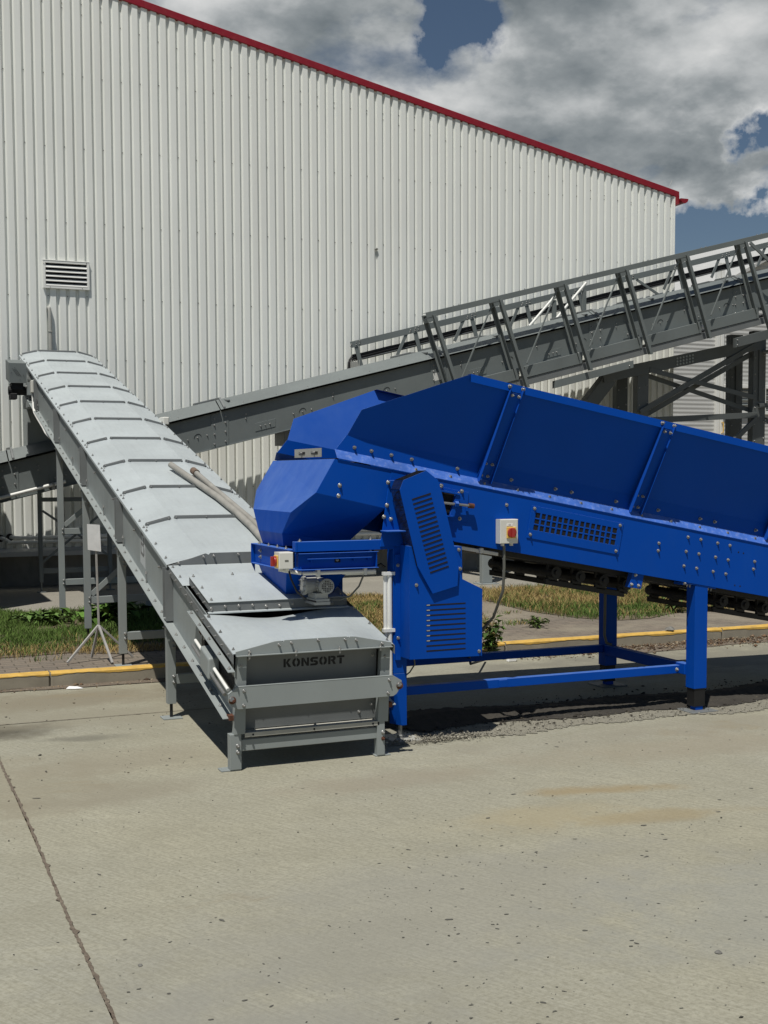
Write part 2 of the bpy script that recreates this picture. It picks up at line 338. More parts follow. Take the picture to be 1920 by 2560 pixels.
def blob(name,cx,cy,rx,ry,mat,z,n=60,kind='structure',h=.0,seed=0):
    rr=random.Random(seed); ph=[(rr.uniform(0,6.28),rr.uniform(.05,.16),k) for k in range(2,9)]
    vs=[(cx,cy,z+h)]
    for i in range(n):
        t=2*math.pi*i/n; r=1+sum(a*math.sin(k*t+p) for p,a,k in ph)+rr.uniform(-.06,.06)
        vs.append((cx+rx*r*math.cos(t),cy+ry*r*math.sin(t),z))
    g=MB(); g.add(vs,[(0,1+i,1+(i+1)%n) for i in range(n)]); return tag(g.build(name,mat),kind=kind)
# kerb of cast stones with a painted top edge
gap=[-12,-9.3,-6.6,-3.4,-.9,1.21,3.20,5.2,7.6,8.95,11.2,13.4,16,20]
for a,b in zip(gap[:-1],gap[1:]):
    k=MB(); k.box(a+.004,b-.004,KY,KY+.125,-.01,PZ-.006)
    k.build('kerb','kerb_concrete',None,.012,seg=2); o=bpy.data.objects[-1] if False else COL.objects[-1]; tag(o,kind='structure')
    pm=MB(); n=int((b-a)/.04); vs=[]
    for i in range(n+1):
        x=lerp(a+.006,b-.006,i/n); w=random.uniform(-.004,.004)
        lo=PZ-.026+.008*math.sin(x*9+a)+w
        vs+=[(x,KY-.0025,lo),(x,KY-.0025,PZ-.015),(x,KY+.010,PZ-.0025),(x,KY+.085+.008*math.sin(x*7)+w,PZ-.0025)]
    pm.add(vs,[(4*i+j,4*i+4+j,4*i+5+j,4*i+1+j) for i in range(n) for j in range(3)])
    tag(pm.build('kerb_paint','kerb_yellow'),kind='structure')
g=MB(); g.box(-12,20,KY+.125,14.0,-.01,PZ-.012); tag(g.build('pavement','brick_pavers'),kind='structure')
g=MB(); g.box(-12,30,14.0,17.3,-.01,PZ); tag(g.build('apron','apron_concrete',None,.01),kind='structure')
# soil beds under the grass
LB=[(-4,10.6),(.9,10.55),(1.2,10.57),(1.5,10.62),(1.86,10.4),(2.12,10.45),(3.2,10.4),(4.4,10.5),(5.6,10.7),(5.95,11.6),(6.0,13.98),(-4,13.98)]
RB=[(6.75,12.95),(6.62,11.7),(6.83,10.88),(7.1,10.57),(7.46,10.58),(8.0,10.9),(8.45,10.83),(9.2,10.83),(14,10.8),(14,13.98),(6.9,13.98)]
def poly(name,P,z,mat):
    g=MB(); g.add([(x,y,z) for x,y in P],[tuple(range(len(P)))]); return tag(g.build(name,mat),kind='structure')
poly('soil',LB,PZ-.006,'dry_soil'); poly('soil',RB,PZ-.006,'dry_soil')
def inside(x,y,P):
    c=False;n=len(P)
    for i in range(n):
        x1,y1=P[i];x2,y2=P[(i+1)%n]
        if (y1>y)!=(y2>y) and x<(x2-x1)*(y-y1)/(y2-y1)+x1: c=not c
    return c
def vnoise(x,y,s,seed=0):
    def h(i,j): return (math.sin(i*127.1+j*311.7+seed*74.7)*43758.5453)%1
    x*=s;y*=s;i=math.floor(x);j=math.floor(y);u=x-i;v=y-j;u=u*u*(3-2*u);v=v*v*(3-2*v)
    return lerp(lerp(h(i,j),h(i+1,j),u),lerp(h(i,j+1),h(i+1,j+1),u),v)
def tri_mesh(name,V,F,T,mat,nq):
    me=bpy.data.meshes.new(name); V=np.asarray(V,np.float32); F=np.asarray(F,np.int32)
    me.vertices.add(len(V)); me.vertices.foreach_set('co',V.ravel()); me.loops.add(F.size); me.loops.foreach_set('vertex_index',F.ravel())
    me.polygons.add(len(F)); me.polygons.foreach_set('loop_start',np.arange(len(F),dtype=np.int32)*nq); me.polygons.foreach_set('loop_total',np.full(len(F),nq,np.int32))
    me.update(calc_edges=True); me.materials.append(MATS[mat])
    at=me.attributes.new('tint','FLOAT_COLOR','POINT'); T=np.asarray(T,np.float32); at.data.foreach_set('color',np.hstack([T,np.ones((len(T),1),np.float32)]).ravel())
    o=bpy.data.objects.new(name,me); COL.objects.link(o); return o
def grass(name,P,dens,dryf,hf,label):
    xs=[p[0] for p in P];ys=[p[1] for p in P]; x0,x1,y0,y1=min(xs),max(xs),min(ys),max(ys)
    x0=max(x0,.4);x1=min(x1,11.6)
    V=[];F=[];T=[]; N=int(dens*(x1-x0)*(y1-y0)); k=0
    for _ in range(N):
        x=random.uniform(x0,x1);y=random.uniform(y0,y1)
        if not inside(x+random.gauss(0,.07),y+random.gauss(0,.07),P): continue
        c=vnoise(x,y,2.6,1)*.6+vnoise(x,y,7,2)*.4
        if c<.30 and random.random()<.75: continue
        dry=min(1,max(0,dryf(x,y)+(vnoise(x,y,3.1,5)-.5)*.9)); h=hf(x,y)*random.uniform(.45,1.15)*(.5+.7*c)
        if random.random()<dry: col=np.array([.37,.27,.11])*random.uniform(.55,1.25)
        else: col=np.array([.088,.142,.030])*random.uniform(.55,1.5)
        a=random.uniform(0,6.283); w=random.uniform(.002,.0042); ln=h*random.uniform(.2,1.0); b=random.uniform(0,6.283)
        sx,sy=math.cos(a)*w,math.sin(a)*w; lx,ly=math.cos(b)*ln,math.sin(b)*ln; z=PZ-.01
        V+=[(x-sx,y-sy,z),(x+sx,y+sy,z),(x+sx*.8+lx*.35,y+sy*.8+ly*.35,z+h*.62),(x-sx*.8+lx*.35,y-sy*.8+ly*.35,z+h*.62),(x+sx*.15+lx,y+sy*.15+ly,z+h),(x-sx*.15+lx,y-sy*.15+ly,z+h)]
        F+=[(k,k+1,k+2,k+3),(k+3,k+2,k+4,k+5)]; T+=[col*.8]*2+[col]*2+[col*1.1]*2; k+=6
    o=tri_mesh(name,V,F,T,'grass_blades',4); return tag(o,label,'grass',kind='stuff')
grass('grass',LB,3600,lambda x,y:(1.05-(y-10.4)/1.0) if x<3 else .78,lambda x,y:.055 if y<11.3 else .075,'patchy lawn strip behind the yellow kerb, green at the back and straw dry in front')
grass('grass',RB,3200,lambda x,y:.15 if (y<11.6+max(0,(7.6-x))*.9 and x<8.2) else .72,lambda x,y:.08 if y<11.6 else .10,'dry lawn strip seen under the blue machine with a green front edge')
blobs=[(1.28,10.27,.17,.05),(6.05,10.75,.25,.12),(6.3,11.6,.2,.1)]
for i,(x,y,rx,ry) in enumerate(blobs):
    P=[(x+rx*math.cos(t*.5)*(1+.2*math.sin(t*2)),y+ry*math.sin(t*.5)) for t in range(13)]
    grass('grass',P,2600,lambda x,y:.3,lambda x,y:.055,'small low tuft patch of green grass on the bare paving')
# loose chips and dead leaves gathered along the kerb and under the machine
def chips(name,n,fx,cols,size,label,cat='debris'):
    V=[];F=[];T=[];k=0
    for _ in range(n):
        x,y,z=fx(); s=size*random.lognormvariate(0,.45); c=np.array(random.choice(cols))*random.uniform(.6,1.3)
        Q=Matrix.Rotation(random.uniform(0,6.28),3,'Z')@Matrix.Rotation(random.uniform(-.9,.9),3,'X')
        P=[Vector((s,0,0)),Vector((0,s*.6,0)),Vector((-s*.9,0,0)),Vector((0,-s*.5,0)),Vector((0,0,s*.5)),Vector((0,0,-s*.3))]
        V+=[tuple(Q@p*random.uniform(.8,1.2)+Vector((x,y,z+s*.2))) for p in P]
        F+=[tuple(k+i for i in f) for f in ((0,1,4),(1,2,4),(2,3,4),(3,0,4),(1,0,5),(2,1,5),(3,2,5),(0,3,5))]; T+=[c]*6; k+=6
    return tag(tri_mesh(name,V,F,T,'chips',3),label,cat,kind='stuff')
BR=[(.16,.10,.06),(.22,.16,.10),(.10,.07,.05),(.30,.25,.18)]; GR=[(.30,.28,.23),(.22,.205,.17),(.36,.335,.27),(.16,.15,.125)]
chips('leaf_litter',5200,lambda:((lambda x:(x,KY-.01-abs(random.gauss(0,.10 if x>5.5 else .06)),0))(random.uniform(.4,9.5))),BR,.007,'brown dry leaf litter lying in the gutter along the kerb')
chips('leaf_litter',2600,lambda:((lambda x:(x,KY-.05-abs(random.gauss(0,.16)),abs(random.gauss(0,.012))))(random.uniform(5.2,9.2))),BR,.010,'heap of brown dry litter against the kerb behind the blue legs')
blob('dirt_patch',7.6,9.38,1.7,.19,'debris_soil',.005,90,seed=3)
blob('dirt_patch',4.6,9.47,1.5,.10,'debris_soil',.0055,90,seed=5)
blob('dirt_patch',1.7,9.52,1.3,.075,'debris_soil',.006,90,seed=6)
# broken strip of road surface beneath the blue machine
def edge(x): return 6.66+.035*math.sin(x*3.1)+.03*math.sin(x*7.7+1)
g=MB(); n=260; vs=[]
for i in range(n+1):
    x=2.75+i*.022; e=random.uniform(-.012,.012); w=min(1,i/14,(n-i)/14)
    vs+=[(x,edge(x)+e*2.2,.004),(x,edge(x)+.04+.62*w+.05*math.sin(x*2.3)+random.uniform(-.03,.03),.004)]
g.add(vs,[(2*i,2*i+2,2*i+3,2*i+1) for i in range(n)]); tag(g.build('gravel_strip','gravel_dirt'),kind='structure')
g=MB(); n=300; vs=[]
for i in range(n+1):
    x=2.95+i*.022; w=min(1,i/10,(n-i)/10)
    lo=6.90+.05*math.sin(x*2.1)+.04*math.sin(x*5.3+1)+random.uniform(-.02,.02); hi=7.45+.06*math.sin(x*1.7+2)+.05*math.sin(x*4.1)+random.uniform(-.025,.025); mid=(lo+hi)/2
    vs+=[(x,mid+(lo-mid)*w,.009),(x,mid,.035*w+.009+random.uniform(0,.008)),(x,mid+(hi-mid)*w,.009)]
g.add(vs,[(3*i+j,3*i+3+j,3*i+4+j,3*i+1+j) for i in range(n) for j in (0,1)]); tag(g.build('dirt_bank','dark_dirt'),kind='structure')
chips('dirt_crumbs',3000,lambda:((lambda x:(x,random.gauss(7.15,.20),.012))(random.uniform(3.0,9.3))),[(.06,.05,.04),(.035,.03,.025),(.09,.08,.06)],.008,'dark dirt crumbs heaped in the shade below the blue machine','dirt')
chips('gravel',2600,lambda:((lambda x:(x,edge(x)-.03+abs(random.gauss(0,.19)),.003+abs(random.gauss(0,.004))))(random.uniform(2.8,8.4))),GR,.0042,'crushed grey gravel strewn under the front edge of the blue machine','gravel')
chips('gravel',600,lambda:(random.gauss(3.2,.16),random.gauss(6.66,.04),.006+abs(random.gauss(0,.012))),GR,.007,'small gravel heap beside the left foot of the blue machine','gravel')
# spalled pits in the slab, thickest in a few worn spots
CL=[(2.36,4.5,.30,.17,70),(1.93,3.89,.30,.15,60),(3.45,4.35,.40,.28,60),(2.57,3.35,.35,.14,40),(.95,3.85,.35,.22,35),(1.85,3.23,.4,.10,45),(1.4,3.32,.35,.10,35),(3.0,3.6,.5,.3,40),(1.5,5.2,.6,.4,40),(3.2,5.4,.7,.3,45),(4.3,5.9,.9,.3,40),(1.2,7.2,.5,.5,50)]
pm=MB()
def pit(x,y):
    r=.0024*random.lognormvariate(0,.55); n=random.randint(6,9); el=random.uniform(1.0,2.4); ro=random.gauss(-.2,.5); P_=[]
    if y>6.45 and x>1.7: return
    for i in range(n):
        t=2*math.pi*i/n; q=r*random.uniform(.55,1.25); u,w=q*el*math.cos(t),q*.8*math.sin(t); P_.append((x+u*math.cos(ro)-w*math.sin(ro),y+u*math.sin(ro)+w*math.cos(ro),.0022))
    pm.add(P_,[tuple(range(n))])
for x,y,sx,sy,n in CL:
    for _ in range(n): pit(random.gauss(x,sx),random.gauss(y,sy))
for _ in range(520): pit(random.uniform(.1,5.2),random.uniform(2.8,8.2))
tag(pm.build('road_pits','pit_dark'),kind='structure')
chips('grit',260,lambda:(random.uniform(.3,4.6),random.uniform(2.2,6.4),.001),[(.10,.095,.08),(.07,.065,.055),(.2,.17,.12)],.0034,'scattered dark grit lying loose on the concrete yard','grit')
chips('grit',200,lambda:(random.uniform(.2,2.4),random.uniform(6.6,9.3),.001),[(.10,.095,.08),(.2,.17,.12)],.0042,'loose crumbs on the concrete near the kerb','grit')
# a few stones that can be told apart
def stone(x,y,s,label,mat='pebble',z=0):
    V=[];rr=random.Random(int(x*1000)); m=MB(); n=8
    rings=[(.0,.55),(.35,1),(.75,.7),(1,.25)]
    for h,r in rings:
        V+=[(x+s*r*math.cos(2*math.pi*i/n)*rr.uniform(.8,1.2),y+s*r*math.sin(2*math.pi*i/n)*rr.uniform(.8,1.2),z-.001+s*h*.9*rr.uniform(.9,1.1)) for i in range(n)]
    F=[(a*n+i,a*n+(i+1)%n,(a+1)*n+(i+1)%n,(a+1)*n+i) for a in range(3) for i in range(n)]+[tuple(range(3*n,4*n))]
    m.add(V,F); return tag(m.build('stone',mat,None,0,True),label,'stone')
stone(.775,3.98,.0085,'small dark round pebble on the concrete just right of the long slab joint')
stone(2.62,3.30,.013,'grey pebble alone on the concrete at the lower right of the yard')
stone(7.02,KY+.05,.05,'rough grey stone lying on the yellow painted kerb edge',z=PZ-.003)
p=MB(); p.add([(1.305,9.415,.006),(1.37,9.385,.006),(1.43,9.375,.008),(1.39,9.405,.020),(1.33,9.43,.022)],[(0,1,2,3,4)])
p.add([(1.305,9.415,.0045),(1.37,9.385,.0045),(1.43,9.375,.0065),(1.39,9.405,.0185),(1.33,9.43,.0205)],[(4,3,2,1,0)])
tag(p.build('paper_scrap','paper'),'torn white paper scrap in the gutter left of the grey conveyor legs','litter')
p=MB(); p.xz([(5.02,.0),(5.10,.0),(5.12,.035),(5.06,.05),(5.03,.04)],9.20,9.24); p.build('paper_scrap','paper',None,.006); tag(COL.objects[-1],'crumpled white paper cup in the gutter right of the slotted blue box','litter')
# ------------------------------------------------------------------ weeds
def weed(name,label,x,y,z,n,h,spread,leaf,col,dry=.0):
    V=[];F=[];T=[];k=0
    st=MB()
    for i in range(n):
        a=random.uniform(0,6.283); r=random.random()**.6*spread; hh=h*random.uniform(.5,1.0)*(1-.35*r/spread)
        bx,by=x+random.gauss(0,.02),y+random.gauss(0,.02); tx,ty=x+r*math.cos(a),y+r*math.sin(a)
        m=(lerp(bx,tx,.35),lerp(by,ty,.35),z+hh*.65)
        st.tube([(bx,by,z),m,(tx,ty,z+hh)],[.004,.003,.0015],5)
        for q in range(7):
            t=min(1,.2+.8*q/6); c=Vector((lerp(bx,tx,t**1.3),lerp(by,ty,t**1.3),z+hh*(1-(1-t)**1.6)))
            A=random.uniform(0,6.283); L=leaf*random.uniform(.6,1.3); up=random.uniform(-.35,.75)
            d=Vector((math.cos(A),math.sin(A),up)).normalized(); s=d.cross(Vector((0,0,1))).normalized()*L*.24; nn=s.cross(d).normalized()*L*.12
            V+=[tuple(c),tuple(c+d*L*.45+s+nn),tuple(c+d*L-nn*2),tuple(c+d*L*.45-s+nn)]
            cc=np.array(col if random.random()>dry else (.2,.16,.06))*random.uniform(.5,1.4); F+=[(k,k+1,k+2,k+3)]; T+=[cc]*4; k+=4
    root=thing(name,label,'weed',(x,y,z))
    me=tri_mesh('leaves',[(a-x,b-y,c-z) for a,b,c in V],F,T,'leaf_green',4); me.parent=root; me['kind']='stuff'
    st.build('stem','leaf_stem',root); return root
paint('leaf_stem',(.09,.12,.035),.7,0,.15,9,.1)
GL=(.085,.165,.03)
weed('weed','broad leafed green weed clump spreading below the second left leg of the grey conveyor',2.12,12.5,PZ-.01,46,.24,.42,.13,GL)
weed('weed','low pale green weed clump on the lawn left of the grey conveyor legs',1.55,12.75,PZ-.01,26,.15,.30,.10,(.10,.17,.045))
weed('weed','leafy weed sprouting at the kerb beside the slotted blue box',4.98,9.44,.0,24,.44,.13,.075,(.07,.125,.03),.15)
weed('weed','single tall weed standing in the dry grass between the blue legs',8.02,10.95,PZ-.01,20,.44,.20,.085,(.10,.15,.045),.25)
weed('weed','small green weed at the paving edge behind the hanging cable',6.0,10.45,PZ-.01,14,.12,.16,.05,(.08,.13,.03))
# ------------------------------------------------------------------ warehouse
WY=17.0; XC=12.39
def roofz(x): return 6.255+.206*(XC-x)
wh=thing('warehouse','tall off white corrugated metal warehouse with a red sloping roof edge','warehouse',(4,WY,0))
P=.1295
prof=[(.0,0),(.016,.026),(.040,.026),(.056,0)]   # valley narrow, crest broad (y offset into the wall)
m=MB(); x=XC-.03; cols=[(XC,0.0)]
k=0
while x>-3.5:
    cols+=[(x,0),(x-.014,.036),(x-.036,.036),(x-.056,0)]; x-=P
vs=[]
for (cx_,dy) in cols: vs+=[(cx_,WY+dy,.64),(cx_,WY+dy,roofz(cx_)-.03)]
m.add(vs,[(2*i,2*i+2,2*i+3,2*i+1) for i in range(len(cols)-1)])
# screws along the rails, every second crest-to-valley line
rows=[1.45,2.35,3.2,4.05,5.05,6.05,7.0,7.95,8.9]
for zr in rows:
    i=0; x=XC-.03
    while x>-2:
        if i%2==0 and zr<roofz(x)-.12:
            z=zr+random.uniform(-.012,.012); m.cyl((x-.025,WY+.036,z),(x-.025,WY+.030,z),.0062,8,1)
        x-=P; i+=1
i=0; x=XC-.03
while x>-2:
    if i%2==0:
        z=roofz(x)-.42+random.uniform(-.01,.01); m.cyl((x-.025,WY+.036,z),(x-.025,WY+.030,z),.006,8,1)
    x-=P; i+=1
m.build('cladding',['off_white_cladding','pebble'],wh)
m=MB(); vs=[]
yy=WY; cols=[]
while yy<WY+22: cols+=[(XC,yy),(XC,yy+.075),(XC-.025,yy+.09),(XC-.025,yy+.115)]; yy+=P
for a,b in cols: vs+=[(a,b+.002,.64),(a,b+.002,6.2)]
m.add(vs,[(2*i,2*i+2,2*i+3,2*i+1) for i in range(len(cols)-1)]); m.build('side_cladding','off_white_cladding',wh)
m=MB(); m.box(XC-.006,XC+.012,WY-.012,WY+.004,.64,roofz(XC)-.03); m.build('corner_trim','off_white_cladding',wh,.003)
m=MB(); m.box(-3.5,XC-.02,WY+.12,WY+.30,-.01,.56); m.box(XC-.32,XC-.02,WY+.30,WY+22,-.01,.56); m.build('plinth','plinth_concrete',wh)
m=MB(); m.hexa([(-3.5,WY-.13,.535),(XC,WY-.13,.535),(XC,WY+.04,.535),(-3.5,WY+.04,.535)],[(-3.5,WY-.13,.60),(XC,WY-.13,.60),(XC,WY+.04,.655),(-3.5,WY+.04,.655)]); m.build('ledge','shed_grey',wh,.004)
def rp(x,dy,dz): return (x,WY+dy,roofz(x)+dz)
m=MB(); xr=XC+.085
m.hexa([rp(-4,-.018,-.055),rp(xr,-.018,-.055),rp(xr,.05,-.055),rp(-4,.05,-.055)],[rp(-4,-.018,.045),rp(xr,-.018,.045),rp(xr,.05,.045),rp(-4,.05,.045)])
for q in range(9): 
    xx=xr-2.0*q-.9; m.hexa([rp(xx,-.021,-.056),rp(xx+.012,-.021,-.056),rp(xx+.012,.04,-.056),rp(xx,.04,-.056)],[rp(xx,-.021,.048),rp(xx+.012,-.021,.048),rp(xx+.012,.04,.048),rp(xx,.04,.048)])
m.build('roof_trim','red_trim',wh,.006)
m=MB(); m.hexa([rp(-4,.05,-.03),rp(xr,.05,-.03),rp(xr,22,-.03),rp(-4,22,-.03)],[rp(-4,.05,.03),rp(xr,.05,.03),rp(xr,22,.03),rp(-4,22,.03)]); m.build('roof','shed_grey',wh)
m=MB(); G=[]
for i in range(9):
    t=math.pi+math.pi*i/8*1.0; G.append((XC+.10+.075*math.cos(t),6.145+.075*math.sin(t)))
outer=G; inner=[(a*.9+(XC+.10)*.1,b*.93+.07*6.145) for a,b in G]
poly_=outer+inner[::-1]
for j in range(8):
    m.hexa([(outer[j][0],WY-.14,outer[j][1]),(outer[j+1][0],WY-.14,outer[j+1][1]),(inner[j+1][0],WY-.14,inner[j+1][1]),(inner[j][0],WY-.14,inner[j][1])],
           [(outer[j][0],WY+22,outer[j][1]),(outer[j+1][0],WY+22,outer[j+1][1]),(inner[j+1][0],WY+22,inner[j+1][1]),(inner[j][0],WY+22,inner[j][1])])
m.prism([(a,WY-.142,b) for a,b in outer],(0,.004,0))
m.box(XC+.013,XC+.03,WY-.09,WY+.1,6.06,6.2); m.build('gutter','red_trim',wh)
m=MB(); m.tube([(XC+.03,WY+.3,6.25),(XC+.10,WY+.3,6.42),(XC+.17,WY+.3,6.55)],.004,5); m.build('lightning_rod','motor_grey',wh)
m=MB(); m.cyl((7.02,WY+.02,4.98),(7.02,WY-.012,4.985),.018,10); m.cyl((7.02,WY-.012,4.985),(7.02,WY-.022,4.975),.022,10); m.build('lamp_socket','motor_grey',wh)
# louvred vent
v0,v1,z0,z1=2.165,2.78,4.143,4.515
m=MB(); f=.034
m.box(v0,v1,WY-.035,WY+.0,z1-f,z1);m.box(v0,v1,WY-.035,WY+.0,z0,z0+f);m.box(v0,v0+f,WY-.035,WY+.0,z0+f,z1-f);m.box(v1-f,v1,WY-.035,WY+.0,z0+f,z1-f)
for a in (v0-.006,): m.box(a,v1+.006,WY-.039,WY-.034,z1-.004,z1+.006)
for (a,b) in ((v0+.09,z0+.015),(v1-.1,z0+.015),(v0+.012,z1-.05),(v1-.04,z1-.012)): m.cyl((a,WY-.035,b),(a,WY-.042,b),.006,8,1)
vent=m.build('vent',['white_plastic','pebble'],wh,.003)
m=MB(); m.box(v0+f,v1-f,WY-.004,WY-.002,z0+f,z1-f); m.build('vent_back','dark_void',vent)
m=MB(); n=5; H=(z1-z0-2*f)/n
for i in range(n):
    z=z0+f+H*i
    m.hexa([(v0+f,WY-.036,z+.001),(v1-f,WY-.036,z+.001),(v1-f,WY-.010,z+.030),(v0+f,WY-.010,z+.030)],[(v0+f,WY-.036,z+.005),(v1-f,WY-.036,z+.005),(v1-f,WY-.010,z+.034),(v0+f,WY-.010,z+.034)])
    m.box(v0+f,v1-f,WY-.0375,WY-.0345,z-.002,z+.008)
m.build('louvre','white_plastic',vent)
# pipes on the wall
m=MB(); px_=2.232
m.tube([(px_,WY+.02,3.87),(px_,WY-.02,3.885),(px_+.004,WY-.045,3.87),(px_+.006,WY-.05,3.83),(px_+.012,WY-.05,2.6)],.024,10)
for z in (3.56,3.0): m.tube([(px_+.01,WY-.05+.03*math.cos(t*.785),z+0*t) if False else (px_+.01+.030*math.cos(t*.785),WY-.05+.030*math.sin(t*.785),z) for t in range(9)],.005,5)
tag(m.build('conduit_pipe','motor_grey',None,0,True),'grey conduit pipe with a bent top running down the white wall below the louvred vent','pipe')
def drain(z,y,xe,label,xj,el):
    m=MB(); m.tube([(xe,WY+.02,z+el),(xe+.03,WY-.05,z+el),(xe+.06,y,z+el*.7),(xe+.12,y,z),(7.6,y,z-.005)],.026,10)
    for xx in (xj,xj+.28,xj+.75): m.cyl((xx,y,z),(xx+.035,y,z),.031,12)
    m.cyl((xe,WY+.0,z+el),(xe,WY-.02,z+el),.05,12,1)
    tag(m.build('drain_pipe',['white_plastic','black_rubber'],None,0,True),label,'pipe','pipes along the foot of the white wall')
drain(.785,WY-.09,1.66,'upper white plastic pipe along the foot of the corrugated wall',2.0,.01)
drain(.728,WY-.13,1.535,'lower white plastic pipe along the wall foot just above the ledge',1.62,.055)
# ------------------------------------------------------------------ grey shed far right
sh=thing('metal_shed','pale grey shed with horizontal ribbed cladding and a louvred window behind the trestle','shed',(17,21,0))
m=MB(); vs=[]; n=92; Z1=8.1
zs=[i*Z1/(n*4) for i in range(n*4+1)]
x0s,x1s=12.6,25.0
def gz(x): return 4.98+.53*(x-15.46) if x<19.5 else 4.98+.53*(19.5-15.46)-.53*(x-19.5)
def xl(z): return max(x0s,15.46+(z-4.98)/.53)
def xrr(z): return min(x1s,2*19.5-xl(z))
for i,z in enumerate(zs):
    z=min(z,gz(19.5)-.01); dy=.0045*math.sin(i*math.pi/2)
    vs+=[(xl(z),21+dy,z),(xrr(z),21+dy,z)]
m.add(vs,[(2*i,2*i+1,2*i+3,2*i+2) for i in range(len(zs)-1)]); m.build('ribbed_cladding','shed_grey',sh,0,True)
m=MB()
for s in (1,-1):
    a=(12.2,gz(12.2)) if s>0 else (26,2*gz(19.5)-gz(13) if False else gz(26)); b=(19.5,gz(19.5))
    m.hexa([(a[0],20.8,a[1]),(b[0],20.8,b[1]),(b[0],34,b[1]),(a[0],34,a[1])],[(a[0],20.8,a[1]+.09),(b[0],20.8,b[1]+.09),(b[0],34,b[1]+.09),(a[0],34,a[1]+.09)])
m.build('roof','shed_grey',sh,.005)
m=MB(); m.box(16.37,16.46,20.94,21.03,0,6); m.box(16.475,16.55,20.92,21.03,0,6); m.build('door_post','white_plastic',sh,.006)
m=MB(); m.tube([(16.51,20.93,2.66),(16.51,20.87,2.67),(16.51,20.87,2.45),(16.51,20.93,2.44)],.013,8); m.build('door_handle','yellow_plastic',sh)
w0,w1,a0,a1=16.575,19.2,2.85,3.47
m=MB(); f=.07
m.box(w0,w1,20.93,21.04,a1-f,a1);m.box(w0,w1,20.93,21.04,a0,a0+f);m.box(w0,w0+f,20.93,21.04,a0+f,a1-f);m.box(w1-f,w1,20.93,21.04,a0+f,a1-f); m.box(w0+1.0,w0+1.1,20.93,21.04,a0+f,a1-f)
win=m.build('louvred_window','white_plastic',sh,.004)
m=MB(); m.box(w0+f,w1-f,21.028,21.03,a0+f,a1-f); m.build('dark_pane','dark_void',win)
m=MB()
for i in range(5):
    z=a0+f+.02+i*.10; m.hexa([(w0+f,20.95,z),(w1-f,20.95,z),(w1-f,21.02,z+.05),(w0+f,21.02,z+.05)],[(w0+f,20.95,z+.006),(w1-f,20.95,z+.006),(w1-f,21.02,z+.056),(w0+f,21.02,z+.056)])
m.build('louvre','dark_grey_paint',win)
